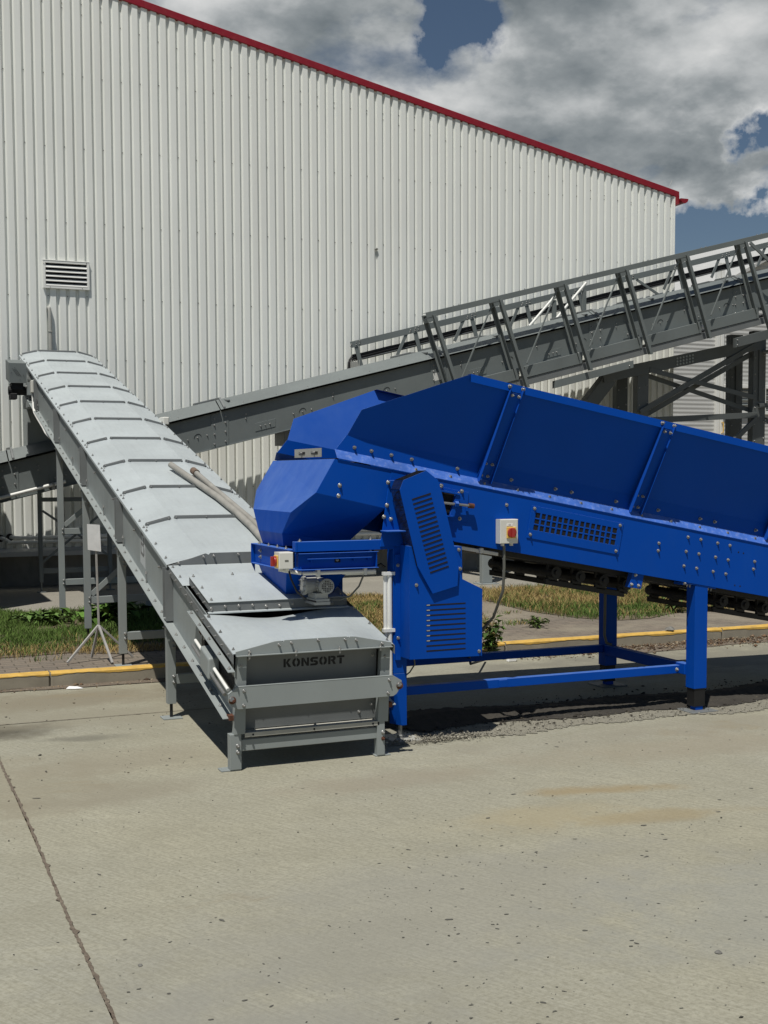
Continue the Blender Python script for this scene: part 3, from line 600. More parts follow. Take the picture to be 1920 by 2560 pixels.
# ------------------------------------------------------------------ dark grey inclined conveyor with walkway truss
dc=thing('inclined_conveyor','long dark grey covered conveyor climbing to the right along the warehouse wall','conveyor',(6,14.9,0))
SL=.2494; GZ=.2334
def LZ(x): return 1.769+SL*(x-1.326)
A=math.atan(SL); U=Vector((math.cos(A),0,math.sin(A))); N=Vector((-math.sin(A),0,math.cos(A)))
DM=['dark_grey_paint','steel_bolt']
Y0,Y1=14.535,15.33
secs=[-1.2,1.42,3.92,6.88,9.3,11.75,14.2]
def pt(x,y,h=0): return (x,y,LZ(x)+h)
for a,b in zip(secs[:-1],secs[1:]):
    m=MB(); e=.003
    m.hexa([pt(a+e,Y0,-.45),pt(b-e,Y0,-.45),pt(b-e,Y1,-.45),pt(a+e,Y1,-.45)],[pt(a+e,Y0,-.004),pt(b-e,Y0,-.004),pt(b-e,Y1,-.004),pt(a+e,Y1,-.004)])
    m.hexa([pt(a+e,Y0-.03,-.456),pt(b-e,Y0-.03,-.456),pt(b-e,Y0+.02,-.456),pt(a+e,Y0+.02,-.456)],[pt(a+e,Y0-.03,-.446),pt(b-e,Y0-.03,-.446),pt(b-e,Y0+.02,-.446),pt(a+e,Y0+.02,-.446)])
    for xx in (a+.05,):   # splice plate
        m.hexa([pt(xx-.16,Y0-.006,-.44),pt(xx+.06,Y0-.006,-.44),pt(xx+.06,Y0+.001,-.44),pt(xx-.16,Y0+.001,-.44)],[pt(xx-.16,Y0-.006,-.02),pt(xx+.06,Y0-.006,-.02),pt(xx+.06,Y0+.001,-.02),pt(xx-.16,Y0+.001,-.02)])
        for h in (-.09,-.17,-.28,-.40):
            for d in (-.12,.02): m.bolt(pt(xx+d,Y0-.006,h),(0,-1,0),.011,.009)
    x=a+.45
    while x<b-.5:
        m.hexa([pt(x,Y0-.005,-.37),pt(x+.26,Y0-.005,-.37),pt(x+.26,Y0+.001,-.37),pt(x,Y0+.001,-.37)],[pt(x,Y0-.005,-.27),pt(x+.26,Y0-.005,-.27),pt(x+.26,Y0+.001,-.27),pt(x,Y0+.001,-.27)])
        for d in (.07,.13,.19): m.bolt(pt(x+d,Y0-.005,-.32),(0,-1,0),.007 if d==.13 else .010,.008)
        c=x+.62
        if c<b-.15:
            m.tube([pt(c+.045*math.cos(t*.4),Y0-.002,-.27+.045*math.sin(t*.4)) for t in range(9)],.003,4,2)
            for d in (-.12,0,.12): m.bolt(pt(c+d,Y0,-.27),(0,-1,0),.009,.009)
        m.bolt(pt(x-.12,Y0,-.13),(0,-1,0),.009,.009); m.bolt(pt(x-.12,Y0,-.18),(0,-1,0),.009,.009)
        x+=1.15
    t=m.build('trough',DM+['dark_void'],dc,.003)
    m=MB(); e=.006; th=.004
    pr=[(14.49,-.022),(14.49,0),(14.72,.125),(15.14,.125),(15.38,0),(15.38,-.022)]
    for (ya,ha),(yb,hb) in zip(pr[:-1],pr[1:]):
        m.hexa([pt(a+e,ya,ha),pt(b-e,ya,ha),pt(b-e,yb,hb),pt(a+e,yb,hb)],[pt(a+e,ya,ha+th),pt(b-e,ya,ha+th),pt(b-e,yb,hb+th),pt(a+e,yb,hb+th)])
    x=a+.04
    for x in (a+.05,):   # upstand seam where two covers meet
        for (ya,ha),(yb,hb) in zip(pr[1:-2],pr[2:-1]):
            m.hexa([pt(x-.012,ya,ha),pt(x+.012,ya,ha),pt(x+.012,yb,hb),pt(x-.012,yb,hb)],[pt(x-.012,ya,ha+.03),pt(x+.012,ya,ha+.03),pt(x+.012,yb,hb+.03),pt(x-.012,yb,hb+.03)],2)
    x=a+.3
    while x<b-.1:
        m.bolt(pt(x,14.53,.022),(0,-.4,1),.009,.006); x+=.42
    m.build('cover',DM+['strip_grey'],dc,.002)
for x in (3.86,6.55,7.6,9.0,10.1,11.4):   # hinged clamps on the far cover edge
    m=MB(); m.hexa([pt(x-.16,14.9,.13),pt(x+.1,14.9,.13),pt(x+.1,15.0,.13),pt(x-.16,15.0,.13)],[pt(x-.16,14.9,.155),pt(x+.1,14.9,.155),pt(x+.1,15.0,.155),pt(x-.16,15.0,.155)])
    m.bar(pt(x+.1,14.92,.14),pt(x+.2,14.6,.09),.03,.02); m.build('cover_clamp','strip_grey',dc,.003)
# left hatch
m=MB(); a,b=.2,1.26
m.hexa([pt(a,14.47,.01),pt(b,14.47,.01),pt(b,14.78,.165),pt(a,14.78,.165)],[pt(a,14.47,.03),pt(b,14.47,.03),pt(b,14.78,.19),pt(a,14.78,.19)])
m.hexa([pt(a,14.47,-.06),pt(b,14.47,-.06),pt(b,14.475,.01),pt(a,14.475,.01)],[pt(a,14.465,-.06),pt(b,14.465,-.06),pt(b,14.47,.01),pt(a,14.47,.01)]); m.bolt(pt(b-.03,14.465,-.03),(0,-1,0)); m.build('hatch',['strip_grey','steel_bolt'],dc,.003)
m=MB(); m.xz([(-1.1997,0.2334),(1.0151,0.2334),(1.0890,2.5452),(0.9044,3.0066),(-1.1997,3.0066)],13.0306,15.1809); m.box(-0.8306,-0.7844,12.9845,13.0301,0.3119,2.5267); m.box(-0.323,-0.2769,12.9845,13.0301,0.3119,2.5267); m.box(0.1846,0.2307,12.9845,13.0301,0.3119,2.5267); m.box(0.6921,0.7383,12.9845,13.0301,0.3119,2.5267); m.box(-1.1536,1.0059,12.9753,12.9840,2.5267,2.6005); m.box(-1.1536,1.0059,12.9753,12.9840,0.2473,0.3119); m.box(0.2769,0.646,13.0122,13.0301,0.9579,1.6961)
for x,z in ((0.3138,1.004),(0.6091,1.004),(0.3138,1.65),(0.6091,1.65)): m.bolt((x,13.0122,z),(0,-1,0),.014,.01)
m.build('shadow_caster',DM,dc,.006)  # unseen body added left of view, shaped to shade the wall foot and apron
# white tube clipped under the left end
m=MB(); zz=lambda x:1.372+.252*(x-1.313)
m.cyl((-.6,14.47,zz(-.6)),(2.05,14.47,zz(2.05)),.021,12); m.build('white_tube','white_plastic',dc,0,True)
m=MB(); m.cyl((1.90,14.47,zz(1.90)),(1.925,14.47,zz(1.925)),.027,12); m.box(1.895,1.93,14.47,14.54,zz(1.9)-.06,zz(1.9)-.01); m.build('tube_clip','motor_grey',dc)
m=MB(); m.prism([(6.80,14.531,2.94),(6.82,14.531,2.842),(6.965,14.531,2.876),(6.94,14.531,2.968)],(0,-.003,0)); m.build('label_plate','light_tag',dc)
# truss
TY=14.35
def TZ(x): return 3.717+.257*(x-6.73)
tops=[6.73,7.70,8.69,9.67,10.68,11.70,12.72]
m=MB(); e=13.6
m.bar((6.62,TY,TZ(6.62)-.024),(e,TY,TZ(e)-.024),.006,.072); m.bar((6.62,TY+.05,TZ(6.62)+.009),(e,TY+.05,TZ(e)+.009),.105,.006)
for x in np.arange(6.9,13,.98):
    for d in (.12,.2): m.bolt((x+d,TY+.02,TZ(x+d)+.012),(0,0,1),.010,.008)
m.build('top_rail',DM,dc,.002)
for i,x in enumerate(tops):
    m=MB(); p=Vector((x,TY-.02,TZ(x)-.04)); q=p+Vector((.42,0,-1.15))
    if i==5: q=p+Vector((.50,0,-1.30))
    if i>=1 or True:
        d=(q-p).normalized(); s=Vector((d.z*-1,0,d.x))
        m.bar(p,q,.044,.007,(0,1,0)); 
        m.bar(p+Vector((-.021,.03,0)),q+Vector((-.021,.03,.0)),.006,.06,(0,1,0))
        p2=p+Vector((-.10,.14,.0)); q2=p2+Vector((.36,0,-1.02))
        m.bar(p2,q2,.044,.007,(0,1,0)); m.bar(p2+Vector((.021,-.03,0)),q2+Vector((.021,-.03,0)),.006,.06,(0,1,0))
        m.bar(p+Vector((-.05,.07,-.03)),p+Vector((-.03,.07,-.09)),.11,.10,(0,1,0))
        for t in (.86,.90):
            for dx in (-.02,.02): m.bolt(q2+Vector((dx,-.005,.10+.06*(t-.88)*10)),(0,-1,0),.008,.007)
    m.build('post',DM,dc,.0015)
for i,x in enumerate(tops[1:-1]):
    m=MB(); a=(x-.09,TY+.04,TZ(x)-.09); b=(x-.56,TY+.04,TZ(x)-1.12)
    if i==4:
        m2=MB(); m2.bar((x+.08,TY+.0,TZ(x)-.05),(x+.92,TY+.0,TZ(x)-.62),.05,.02,(0,1,0)); m2.build('brace','dark_grey_paint',dc,.002)
    m.bar(a,b,.019,.019,(0,1,0)); m.build('brace','dark_grey_paint',dc,.002)
for a,b in zip(tops[:-1],tops[1:]):
    m=MB(); xa,xb=a+.42,b+.33
    f=lambda x,h:(x,14.43,LZ(x)-.40+h)
    m.hexa([f(xa,-.155),f(xb,-.155),(xb,14.437,LZ(xb)-.555),(xa,14.437,LZ(xa)-.555)],[f(xa,0),f(xb,0),(xb,14.437,LZ(xb)-.40),(xa,14.437,LZ(xa)-.40)])
    m.hexa([(xa,14.437,LZ(xa)-.407),(xb,14.437,LZ(xb)-.407),(xb,14.53,LZ(xb)-.407),(xa,14.53,LZ(xa)-.407)],[(xa,14.437,LZ(xa)-.40),(xb,14.437,LZ(xb)-.40),(xb,14.53,LZ(xb)-.40),(xa,14.53,LZ(xa)-.40)])
    m.build('walkway_channel','dark_grey_paint',dc,.002)
m=MB(); xa,xb=7.1,14
m.hexa([(xa,14.44,LZ(xa)-.66),(xb,14.44,LZ(xb)-.66),(xb,15.4,LZ(xb)-.66),(xa,15.4,LZ(xa)-.66)],[(xa,14.44,LZ(xa)-.56),(xb,14.44,LZ(xb)-.56),(xb,15.4,LZ(xb)-.56),(xa,15.4,LZ(xa)-.56)]); m.build('floor_grating','strip_grey',dc,.003)
m=MB(); m.hexa([(8.6,14.45,LZ(8.6)-.80),(9.87,14.45,LZ(9.87)-.80),(9.87,14.52,LZ(9.87)-.80),(8.6,14.52,LZ(8.6)-.80)],[(8.6,14.45,LZ(8.6)-.70),(9.87,14.45,LZ(9.87)-.70),(9.87,14.52,LZ(9.87)-.70),(8.6,14.52,LZ(8.6)-.70)]); m.bolt((9.8,14.45,LZ(9.8)-.76),(0,-1,0)); m.build('lower_channel',DM,dc,.003)
# far hand rail and cable tray
BY=15.55
def BZ(x): return 3.432+.258*(x-6.096)
m=MB(); e=13.6; m.bar((6.04,BY,BZ(6.04)-.035),(e,BY,BZ(e)-.035),.006,.085)
for x in np.arange(6.12,13.4,.885):
    for a,b in ((0,-.02),(0,-.05),(.05,-.01),(.05,-.045),(-.07,-.03),(-.08,-.055)): m.bolt((x+a,BY-.003,BZ(x+a)+b),(0,-1,0),.009,.006)
m.build('hand_rail',DM,dc,.002)
for i,x in enumerate(np.arange(6.12,13.4,.885)):
    m=MB(); m.bar((x,BY+.01,BZ(x)-.05),(x+.10,BY+.01,BZ(x)-.42),.06,.012,(0,1,0)); m.build('rail_post','dark_grey_paint',dc,.002)
    if i: 
        m=MB(); 
        if i==5: m.bar((x+.12,BY+.01,BZ(x)-.05),(x+.55,BY+.01,BZ(x)-.27),.04,.012,(0,1,0))
        else: m.bar((x-.11,BY+.01,BZ(x)-.06),(x-.27,BY+.01,BZ(x)-.40),.045,.012,(0,1,0))
        m.build('rail_brace','dark_grey_paint',dc,.002)
m=MB()
for k,(dz,r) in enumerate(((0,.022),(.032,.02),(-.03,.016))):
    pts=[(6.03+.01*k,BY+.06,3.02),(6.04+.01*k,BY+.06,3.15+dz),(6.10,BY+.06,3.215+dz),(6.25,BY+.06,3.245+dz)]+[(x,BY+.06,3.245+.259*(x-6.25)+dz+.004*math.sin(x*5+k)) for x in np.arange(6.6,14,.35)]
    m.tube(pts,r,7)
m.build('cable','black_rubber',dc,0,True)
m=MB(); m.hexa([(6.2,BY+.03,BZ(6.2)-.262),(13.6,BY+.03,BZ(13.6)-.262),(13.6,BY+.10,BZ(13.6)-.262),(6.2,BY+.10,BZ(6.2)-.262)],[(6.2,BY+.03,BZ(6.2)-.25),(13.6,BY+.03,BZ(13.6)-.25),(13.6,BY+.10,BZ(13.6)-.25),(6.2,BY+.10,BZ(6.2)-.25)]); m.build('cable_tray','strip_grey',dc)
m=MB(); m.box(6.05,6.19,BY+.01,BY+.09,2.98,3.16); 
for i in range(5): m.box(6.045+.03*i,6.055+.03*i,BY+.0,BY+.009,2.98,3.18)
m.build('cable_box','motor_grey',dc,.004)
for a,b in (((8.51,15.0,3.68),(8.98,15.0,4.18)),((8.94,15.0,3.80),(9.43,15.0,4.33))):
    m=MB(); m.cyl(a,b,.019,10); m.build('ladder_rod','white_plastic',dc,0,True)
for x,za,zb in ((8.92,3.78,4.06),(9.41,3.90,4.22)):
    m=MB(); m.box(x-.03,x+.03,15.0,15.04,za,zb); m.build('bracket','dark_grey_paint',dc,.004)
# discharge spout and support legs
m=MB(); m.box(4.80,4.94,14.7,15.1,LZ(4.87)-.66,LZ(4.87)-.44); m.build('drain_spout','strip_grey',dc,.004)
for x,y in ((7.9,14.75),(7.9,15.2)):
    m=MB(); m.box(x-.06,x+.06,y-.01,y+.09,GZ,LZ(x)-.46); m.build('leg','dark_grey_paint',dc,.004)
fr=[(1.80,14.85),(2.615,14.85)]
for x,y in fr:
    m=MB(); m.box(x-.024,x+.024,y,y+.05,GZ+.12,LZ(x)-.45); m.cyl((x,y+.025,GZ),(x,y+.025,GZ+.13),.012,8); m.box(x-.05,x+.05,y-.03,y+.08,GZ,GZ+.01); m.build('leg','dark_grey_paint',dc,.003)
m=MB(); m.box(1.824,2.591,14.855,14.90,1.315,1.365); m.build('cross_beam','dark_grey_paint',dc,.003)
m=MB(); m.box(1.824,2.591,14.855,14.90,.46,.52); m.build('cross_beam','dark_grey_paint',dc,.003)
for a,b in (((1.824,14.84,1.21),(2.59,14.84,.66)),((1.824,14.86,.60),(2.59,14.86,1.22))):
    m=MB(); m.bar(a,b,.028,.006,(0,1,0)); m.build('brace','dark_grey_paint',dc,.002)
# ------------------------------------------------------------------ trestle
tr=thing('support_trestle','dark grey steel trestle with crossed double braces carrying the right end of the walkway conveyor','trestle',(11.3,15,0))
TM=['trestle_shaded','steel_bolt']
def ch(m,p,q,w,h,d=.05): # open channel seen from the front
    p=Vector(p);q=Vector(q); m.bar(p,q,.008,h,(0,0,1)); u=Vector((0,d/2,0)); n=(q-p).normalized().cross(Vector((0,1,0))).normalized()
    m.bar(p+u+n*(h/2-.004),q+u+n*(h/2-.004),d,.007,n); m.bar(p+u-n*(h/2-.004),q+u-n*(h/2-.004),d,.007,n)
for x0_,x1_,zt in ((10.195,10.385,3.12),(12.27,12.50,3.75)):
    for yy in (14.82,15.35):
        m=MB(); m.box(x0_,x1_,yy,yy+.008,GZ,zt); m.box(x0_,x0_+.008,yy+.008,yy+.12,GZ,zt); m.box(x1_-.008,x1_,yy+.008,yy+.12,GZ,zt)
        for z in np.arange(2.1,zt,.25): m.bolt((x0_+.03,yy,z),(0,-1,0)); m.bolt((x1_-.03,yy,z+.04),(0,-1,0))
        if x0_>12: m.box(x0_+.09,x0_+.14,yy-.02,yy-.001,2.7,zt-.1)
        m.build('post',TM,tr,.002)
m=MB(); ch(m,(9.6,14.80,2.99),(12.4,14.80,3.56),.01,.17,.09)
for i in range(6):
    for j in range(3): m.cyl((10.86+i*.055,14.795,3.245+i*.0112+j*.045-.045),(10.86+i*.055,14.788,3.245+i*.0112+j*.045-.045),.017,10,2)
m.build('beam',TM+['grey_paint'],tr,.002)
for p,q in (((10.22,14.78,2.50),(12.32,14.78,3.56)),((10.36,14.90,2.45),(12.32,14.90,3.42)),((10.38,14.79,3.11),(12.27,14.79,2.75)),((10.38,14.92,3.05),(12.27,14.92,2.57)),((11.6,14.8,1.84),(12.34,14.8,2.44)),((12.5,14.8,2.42),(13.4,14.8,1.9))):
    m=MB(); m.bar(p,q,.006,.07,(0,0,1)); m.bar(Vector(p)+Vector((0,.03,.033)),Vector(q)+Vector((0,.03,.033)),.06,.006,(0,0,1)); m.build('brace','trestle_shaded',tr,.002)
m=MB(); ch(m,(10.39,14.81,2.385),(12.35,14.81,2.49),.01,.085,.07); m.build('cross_beam','trestle_shaded',tr,.002)
m=MB(); ch(m,(12.36,14.78,2.63),(13.6,14.78,2.68),.01,.07,.07); m.build('cross_beam','trestle_shaded',tr,.002)
m=MB(); m.hexa([(11.56,14.36,3.43),(12.36,14.36,3.63),(12.36,14.42,3.63),(11.56,14.42,3.43)],[(11.56,14.36,3.565),(12.36,14.36,3.765),(12.36,14.42,3.765),(11.56,14.42,3.565)]); 
for a,b in ((.03,.03),(.03,.1),(.72,.03),(.72,.09),(.66,.06)): m.bolt((11.56+a,14.36,3.43+a*.25+b),(0,-1,0),.01,.008)
m.build('hanger_channel',TM,tr,.003)
m=MB(); m.box(12.42,13.6,14.3,14.9,3.42,3.46); m.bar((12.5,14.4,3.40),(12.8,14.4,3.0),.05,.01,(0,1,0)); m.build('landing_plate','grey_paint',tr,.003)
m=MB(); m.bar((9.75,14.9,2.98),(9.1,14.9,2.25),.2,.16,(0,1,0)); m.build('brace','trestle_shaded',tr,.004)

for o in (dc,tr):
    l=o.location; o.scale=(1.0836,)*3
dc.location=(6.5016,16.146,-.1379); tr.location=(12.245,16.254,-.1379)
# separate grey post on the apron
gp=thing('steel_post','light grey square steel post standing alone on the concrete apron behind the blue machine','post',(7.70,14.72,PZ))
m=MB(); m.box(7.625,7.775,14.70,14.80,PZ+.012,2.10); m.build('column','grey_paint',gp,.006)
m=MB(); m.box(7.56,7.84,14.63,14.87,PZ,PZ+.012)
for x in (7.59,7.81):
    for y in (14.66,14.84): m.bolt((x,y,PZ+.012),(0,0,1),.012,.012)
m.build('base_plate',['grey_paint','steel_bolt'],gp,.002)
m=MB(); m.box(7.63,7.77,14.8005,16.0,1.98,2.08); m.build('bracket_arm','grey_paint',gp,.004)
# ------------------------------------------------------------------ light grey belt conveyor
bc=thing('belt_conveyor','light grey covered belt conveyor rising from the yard to the warehouse wall','conveyor',(2.26,9.5,0))
GM=['grey_paint','steel_bolt','rust']
XL,XR=1.80,2.72; GS=.2525
def E(y): return 1.039+GS*(y-7.95)            # cover edge height on the long run
def E2(y): return .655+.2446*(y-6.38)         # cover edge height at the tail
def Bz(y): return E(y)-.372
YT=16.45
st=[7.95+.859*i for i in range(11)]; st[-1]=YT-.02
SM=['grey_sheet','strip_grey','steel_bolt']
K=(.0,.225,.695,.92); KH=(0,.058,.058,0)
def cov(x,y,h): return (x,y,E(y)+h)
for i,(a,b) in enumerate(zip(st[:-1],st[1:])):
    m=MB(); e=.002; th=.003
    xs_=[XL-.030+k*(.980/.92) for k in K]
    for j in range(3):
        m.hexa([cov(xs_[j],a+e,KH[j]),cov(xs_[j+1],a+e,KH[j+1]),cov(xs_[j+1],b-e,KH[j+1]),cov(xs_[j],b-e,KH[j])],
               [cov(xs_[j],a+e,KH[j]+th),cov(xs_[j+1],a+e,KH[j+1]+th),cov(xs_[j+1],b-e,KH[j+1]+th),cov(xs_[j],b-e,KH[j]+th)])
    for s,x in ((1,xs_[0]),(-1,xs_[3])):
        m.hexa([cov(x,a+e,-.020),cov(x,b-e,-.020),cov(x+s*.002,b-e,-.020),cov(x+s*.002,a+e,-.020)],[cov(x,a+e,0),cov(x,b-e,0),cov(x+s*.002,b-e,0),cov(x+s*.002,a+e,0)])
    # upstand seam strips at the upper joint, in three pieces
    y=b
    if i<10:
        for j in range(3):
            x0_,x1_=xs_[j],xs_[j+1]; g0=.035 if j==0 else .010; g1=.035 if j==2 else .010
            h=lambda x:KH[j]+(KH[j+1]-KH[j])*(x-x0_)/(x1_-x0_)
            xa,xb=x0_+g0,x1_-g1
            for yo,mi in ((-.013,1),(.006,1)):
                m.hexa([cov(xa,y+yo,h(xa)+.002),cov(xb,y+yo,h(xb)+.002),cov(xb,y+yo+.003,h(xb)+.002),cov(xa,y+yo+.003,h(xa)+.002)],
                       [cov(xa+.008,y+yo,h(xa)+.023),cov(xb-.008,y+yo,h(xb)+.023),cov(xb-.008,y+yo+.003,h(xb)+.023),cov(xa+.008,y+yo+.003,h(xa)+.023)],mi)
            for q in ((.03,.5,.97) if j==1 else (.1,.9)):
                x=lerp(xa,xb,q); m.bolt(cov(x,y-.013,h(x)+.015),(0,-1,0),.008,.007,2,False)
    for t in (.14,.5,.86) if i<10 else (.5,):
        for x in (xs_[0]+.022,xs_[3]-.022): m.bolt(cov(x,lerp(a,b,t),.010),(0,0,1),.009,.006,2)
    for x in (xs_[0]+.02,xs_[3]-.02): m.bolt(cov(x,b-.035,.008),(0,0,1),.009,.006,2); m.bolt(cov(x+(.02 if x<2 else -.02),b-.05,.010),(0,0,1),.007,.005,2)
    m.build('cover',SM,bc,.0012)
# sides: upper web, bottom flange, vertical stiffeners
for side,X,s in (('l',XL,-1),('r',XR,1)):
    for a,b in ((6.46,7.95),(7.95,9.668),(9.668,11.386),(11.386,13.104),(13.104,14.82),(14.82,YT)):
        m=MB(); top=lambda y:(E(y) if y>=7.949 else E2(y))-.004
        x0_,x1_=(X,X+.006) if s<0 else (X-.006,X)
        m.hexa([(x0_,a,Bz(a)),(x1_,a,Bz(a)),(x1_,b,Bz(b)),(x0_,b,Bz(b))],[(x0_,a,top(a)),(x1_,a,top(a)),(x1_,b,top(b)),(x0_,b,top(b))])
        f0,f1=(X-.062,X) if s<0 else (X,X+.062)
        m.hexa([(f0,a+.002,Bz(a)-.004),(f1,a+.002,Bz(a)-.004),(f1,b-.002,Bz(b)-.004),(f0,b-.002,Bz(b)-.004)],[(f0,a+.002,Bz(a)+.002),(f1,a+.002,Bz(a)+.002),(f1,b-.002,Bz(b)+.002),(f0,b-.002,Bz(b)+.002)])
        xo=X if s<0 else X
        y=a+.16
        while y<b-.08:
            m.bolt((X+s*.032,y,Bz(y)+.002),(0,0,1),.010,.007); y+=.215
        y=a+.32
        while y<b-.2 and a>7.9:
            m.bolt((X,y,Bz(y)+.26),(s,0,0),.008,.008); m.bolt((X,y+.045,Bz(y)+.255),(s,0,0),.008,.008)
            m.cyl((X+s*.014,y+.43,Bz(y+.43)+.004),(X+s*.014,y+.43,Bz(y+.43)+.075),.004,6,1); m.bolt((X+s*.014,y+.43,Bz(y+.43)+.07),(0,0,1),.011,.010)
            y+=.86
        if a<7 : m.box(X-.03 if s<0 else X,X if s<0 else X+.03,6.44,6.50,Bz(6.46)-.010,Bz(6.46)+.02,2)
        m.build('side_plate',GM,bc,.0015)
        if a>7.9:
            m=MB(); y0_=a-.045; h0=Bz(a)+.004; h1=E(a)-.022
            xa=X+s*.052
            m.hexa([(X,y0_,h0),(xa,y0_,h0),(xa,y0_+.005,h0),(X,y0_+.005,h0)],[(X,y0_,h1-.01),(xa,y0_,h1-.01),(xa,y0_+.005,h1-.01),(X,y0_+.005,h1-.01)])
            m.hexa([(X,y0_+.075,h0+.02),(xa,y0_+.075,h0+.02),(xa,y0_+.08,h0+.02),(X,y0_+.08,h0+.02)],[(X,y0_+.075,h1+.008),(xa,y0_+.075,h1+.008),(xa,y0_+.08,h1+.008),(X,y0_+.08,h1+.008)])
            m.box(min(X,X+s*.05),max(X,X+s*.05),y0_+.01,y0_+.07,h0+.006,h0+.014)
            m.bolt((X+s*.03,y0_+.04,h0+.014),(0,0,1),.012,.009); m.bolt((X+s*.003,y0_+.04,h0+.22),(s,0,0),.008,.006)
            m.build('stiffener',['strip_grey','steel_bolt'],bc,.001)
m=MB(); a,b=6.5,YT
m.hexa([(XL+.007,a,Bz(a)),(XR-.007,a,Bz(a)),(XR-.007,b,Bz(b)),(XL+.007,b,Bz(b))],[(XL+.007,a,Bz(a)+.01),(XR-.007,a,Bz(a)+.01),(XR-.007,b,Bz(b)+.01),(XL+.007,b,Bz(b)+.01)]); m.build('bottom_plate','strip_grey',bc)
m=MB(); m.hexa([(XL+.007,YT-.005,Bz(YT)),(XR-.007,YT-.005,Bz(YT)),(XR-.007,YT,Bz(YT)),(XL+.007,YT,Bz(YT))],[(XL+.007,YT-.005,E(YT)),(XR-.007,YT-.005,E(YT)),(XR-.007,YT,E(YT)),(XL+.007,YT,E(YT))]); m.build('head_plate','grey_paint',bc)
# gable end where the raised cover stops
m=MB(); y=7.945; xs_=[XL-.02,2.045,2.475,XR+.02]
m.prism([(xs_[0],y,E(y)-.004),(xs_[3],y,E(y)-.004),(xs_[2]+.012,y,E(y)+.074),(xs_[2]-.010,y,E(y)+.064),(xs_[2]-.02,y,E(y)+.076),(xs_[1]+.02,y,E(y)+.076),(xs_[1]+.010,y,E(y)+.064),(xs_[1]-.012,y,E(y)+.074)],(0,.004,0))
for x,h in ((1.85,.008),(2.02,.045),(2.09,.05),(2.26,.055),(2.43,.05),(2.50,.045),(2.67,.008)): m.bolt((x,y,E(y)+h+.004),(0,-1,0),.009,.02,1)
m.build('gable_plate',['strip_grey','steel_bolt'],bc,.001)
# flat tail cover and loading frame
m=MB(); a,b=7.54,7.943
m.hexa([(XL-.022,a,E2(a)-.003),(XR+.022,a,E2(a)-.003),(XR+.022,b,E2(b)-.003),(XL-.022,b,E2(b)-.003)],[(XL-.022,a,E2(a)),(XR+.022,a,E2(a)),(XR+.022,b,E2(b)),(XL-.022,b,E2(b))])
for x in (XL,XR): m.bolt((x,7.9,E2(7.9)),(0,0,1),.009,.006,2); m.bolt((x,7.7,E2(7.7)),(0,0,1),.009,.006,2)
m.build('flat_cover',SM,bc,.001)
m=MB(); a,b=7.045,7.545; xa,xb=1.822,2.70; hb=.062
def q(x,y,h): return (x,y,E2(y)+h)
m.hexa([q(xa,a,.004),q(xb,a,.004),q(xb,b,.004),q(xa,b,.004)],[q(xa,a,hb-.004),q(xb,a,hb-.004),q(xb,b,hb-.004),q(xa,b,hb-.004)],1)
m.hexa([q(xa-.006,a-.006,hb-.004),q(xb+.006,a-.006,hb-.004),q(xb+.006,b,hb-.004),q(xa-.006,b,hb-.004)],[q(xa-.006,a-.006,hb),q(xb+.006,a-.006,hb),q(xb+.006,b,hb),q(xa-.006,b,hb)],0)
m.hexa([q(xa-.012,a-.022,-.004),q(xb+.012,a-.022,-.004),q(xb+.012,a,-.002),q(xa-.012,a,-.002)],[q(xa-.012,a-.022,0.004),q(xb+.012,a-.022,0.004),q(xb+.012,a,.004),q(xa-.012,a,.004)],0)
for x in np.linspace(xa+.012,xb-.012,11): m.bolt(q(x,a,.03+random.choice((0,0,.008,-.01))),(0,-1,0),.009,.007,2)
m.bolt(q(xa+.012,a,.012),(0,-1,0),.010,.006,2)
for x,y in ((xa+.02,a+.03),(2.02,a+.03),(xa+.02,a+.25),(xa+.02,b-.03),(2.1,b-.02),(xb-.03,a+.03)): m.bolt(q(x,y,hb),(0,0,1),.009,.007,2)
for y in (7.15,7.30,7.42): m.bolt(q(xa,y,.025),(-1,0,0),.009,.007,2)
m.build('loading_frame',SM,bc,.0015)
# tail cover: flat at the frame with a sagging sheet edge, gabled at the front
m=MB(); n=22; nx=16; V=[]
yb=7.03; yf=6.392
def ch_(x,t):
    u=(x-XL)/.92; g=.058*max(0,min(1,min(u/.24,(1-u)/.24))); sag=-.045*math.exp(-((u-.42)/.30)**2)
    return g*t+sag*(1-t)**2
for i in range(nx+1):
    t=i/nx; y=lerp(yb,yf,t)
    for j in range(n+1):
        x=lerp(XL-.018,XR+.018,j/n); V.append((x,y,E2(y)+ch_(x,t)))
o0=len(V); V+=[(a,b,c-.003) for a,b,c in V]
F=[]
for i in range(nx):
    for j in range(n):
        k=i*(n+1)+j; F+=[(k,k+n+1,k+n+2,k+1),(o0+k,o0+k+1,o0+k+n+2,o0+k+n+1)]
m.add(V,F); 
for y in (6.98,6.72,6.45): 
    for x in (XL+.0,XR-.0): m.bolt((x,y,E2(y)),(0,0,1),.009,.006,2)
m.build('tail_cover',SM,bc,0,True)
for s,X in ((-1,XL),(1,XR)):
    m=MB(); xo=X+s*.020; a,b=6.385,7.93
    m.hexa([(xo,a,E2(a)-.055),(xo+.003,a,E2(a)-.055),(xo+.003,b,E2(b)-.055),(xo,b,E2(b)-.055)],[(xo,a,E2(a)-.004),(xo+.003,a,E2(a)-.004),(xo+.003,b,E2(b)-.004),(xo,b,E2(b)-.004)])
    for y in np.arange(6.47,7.9,.14): m.bolt((xo if s<0 else xo+.003,y,E2(y)-.03),(s,0,0),.008,.005)
    m.build('edge_lip',['strip_grey','steel_bolt'],bc,.001)
m=MB(); m.box(XL+.01,XR-.01,7.0,7.6,.45,.55); m.build('belt_inside','dark_void',bc)
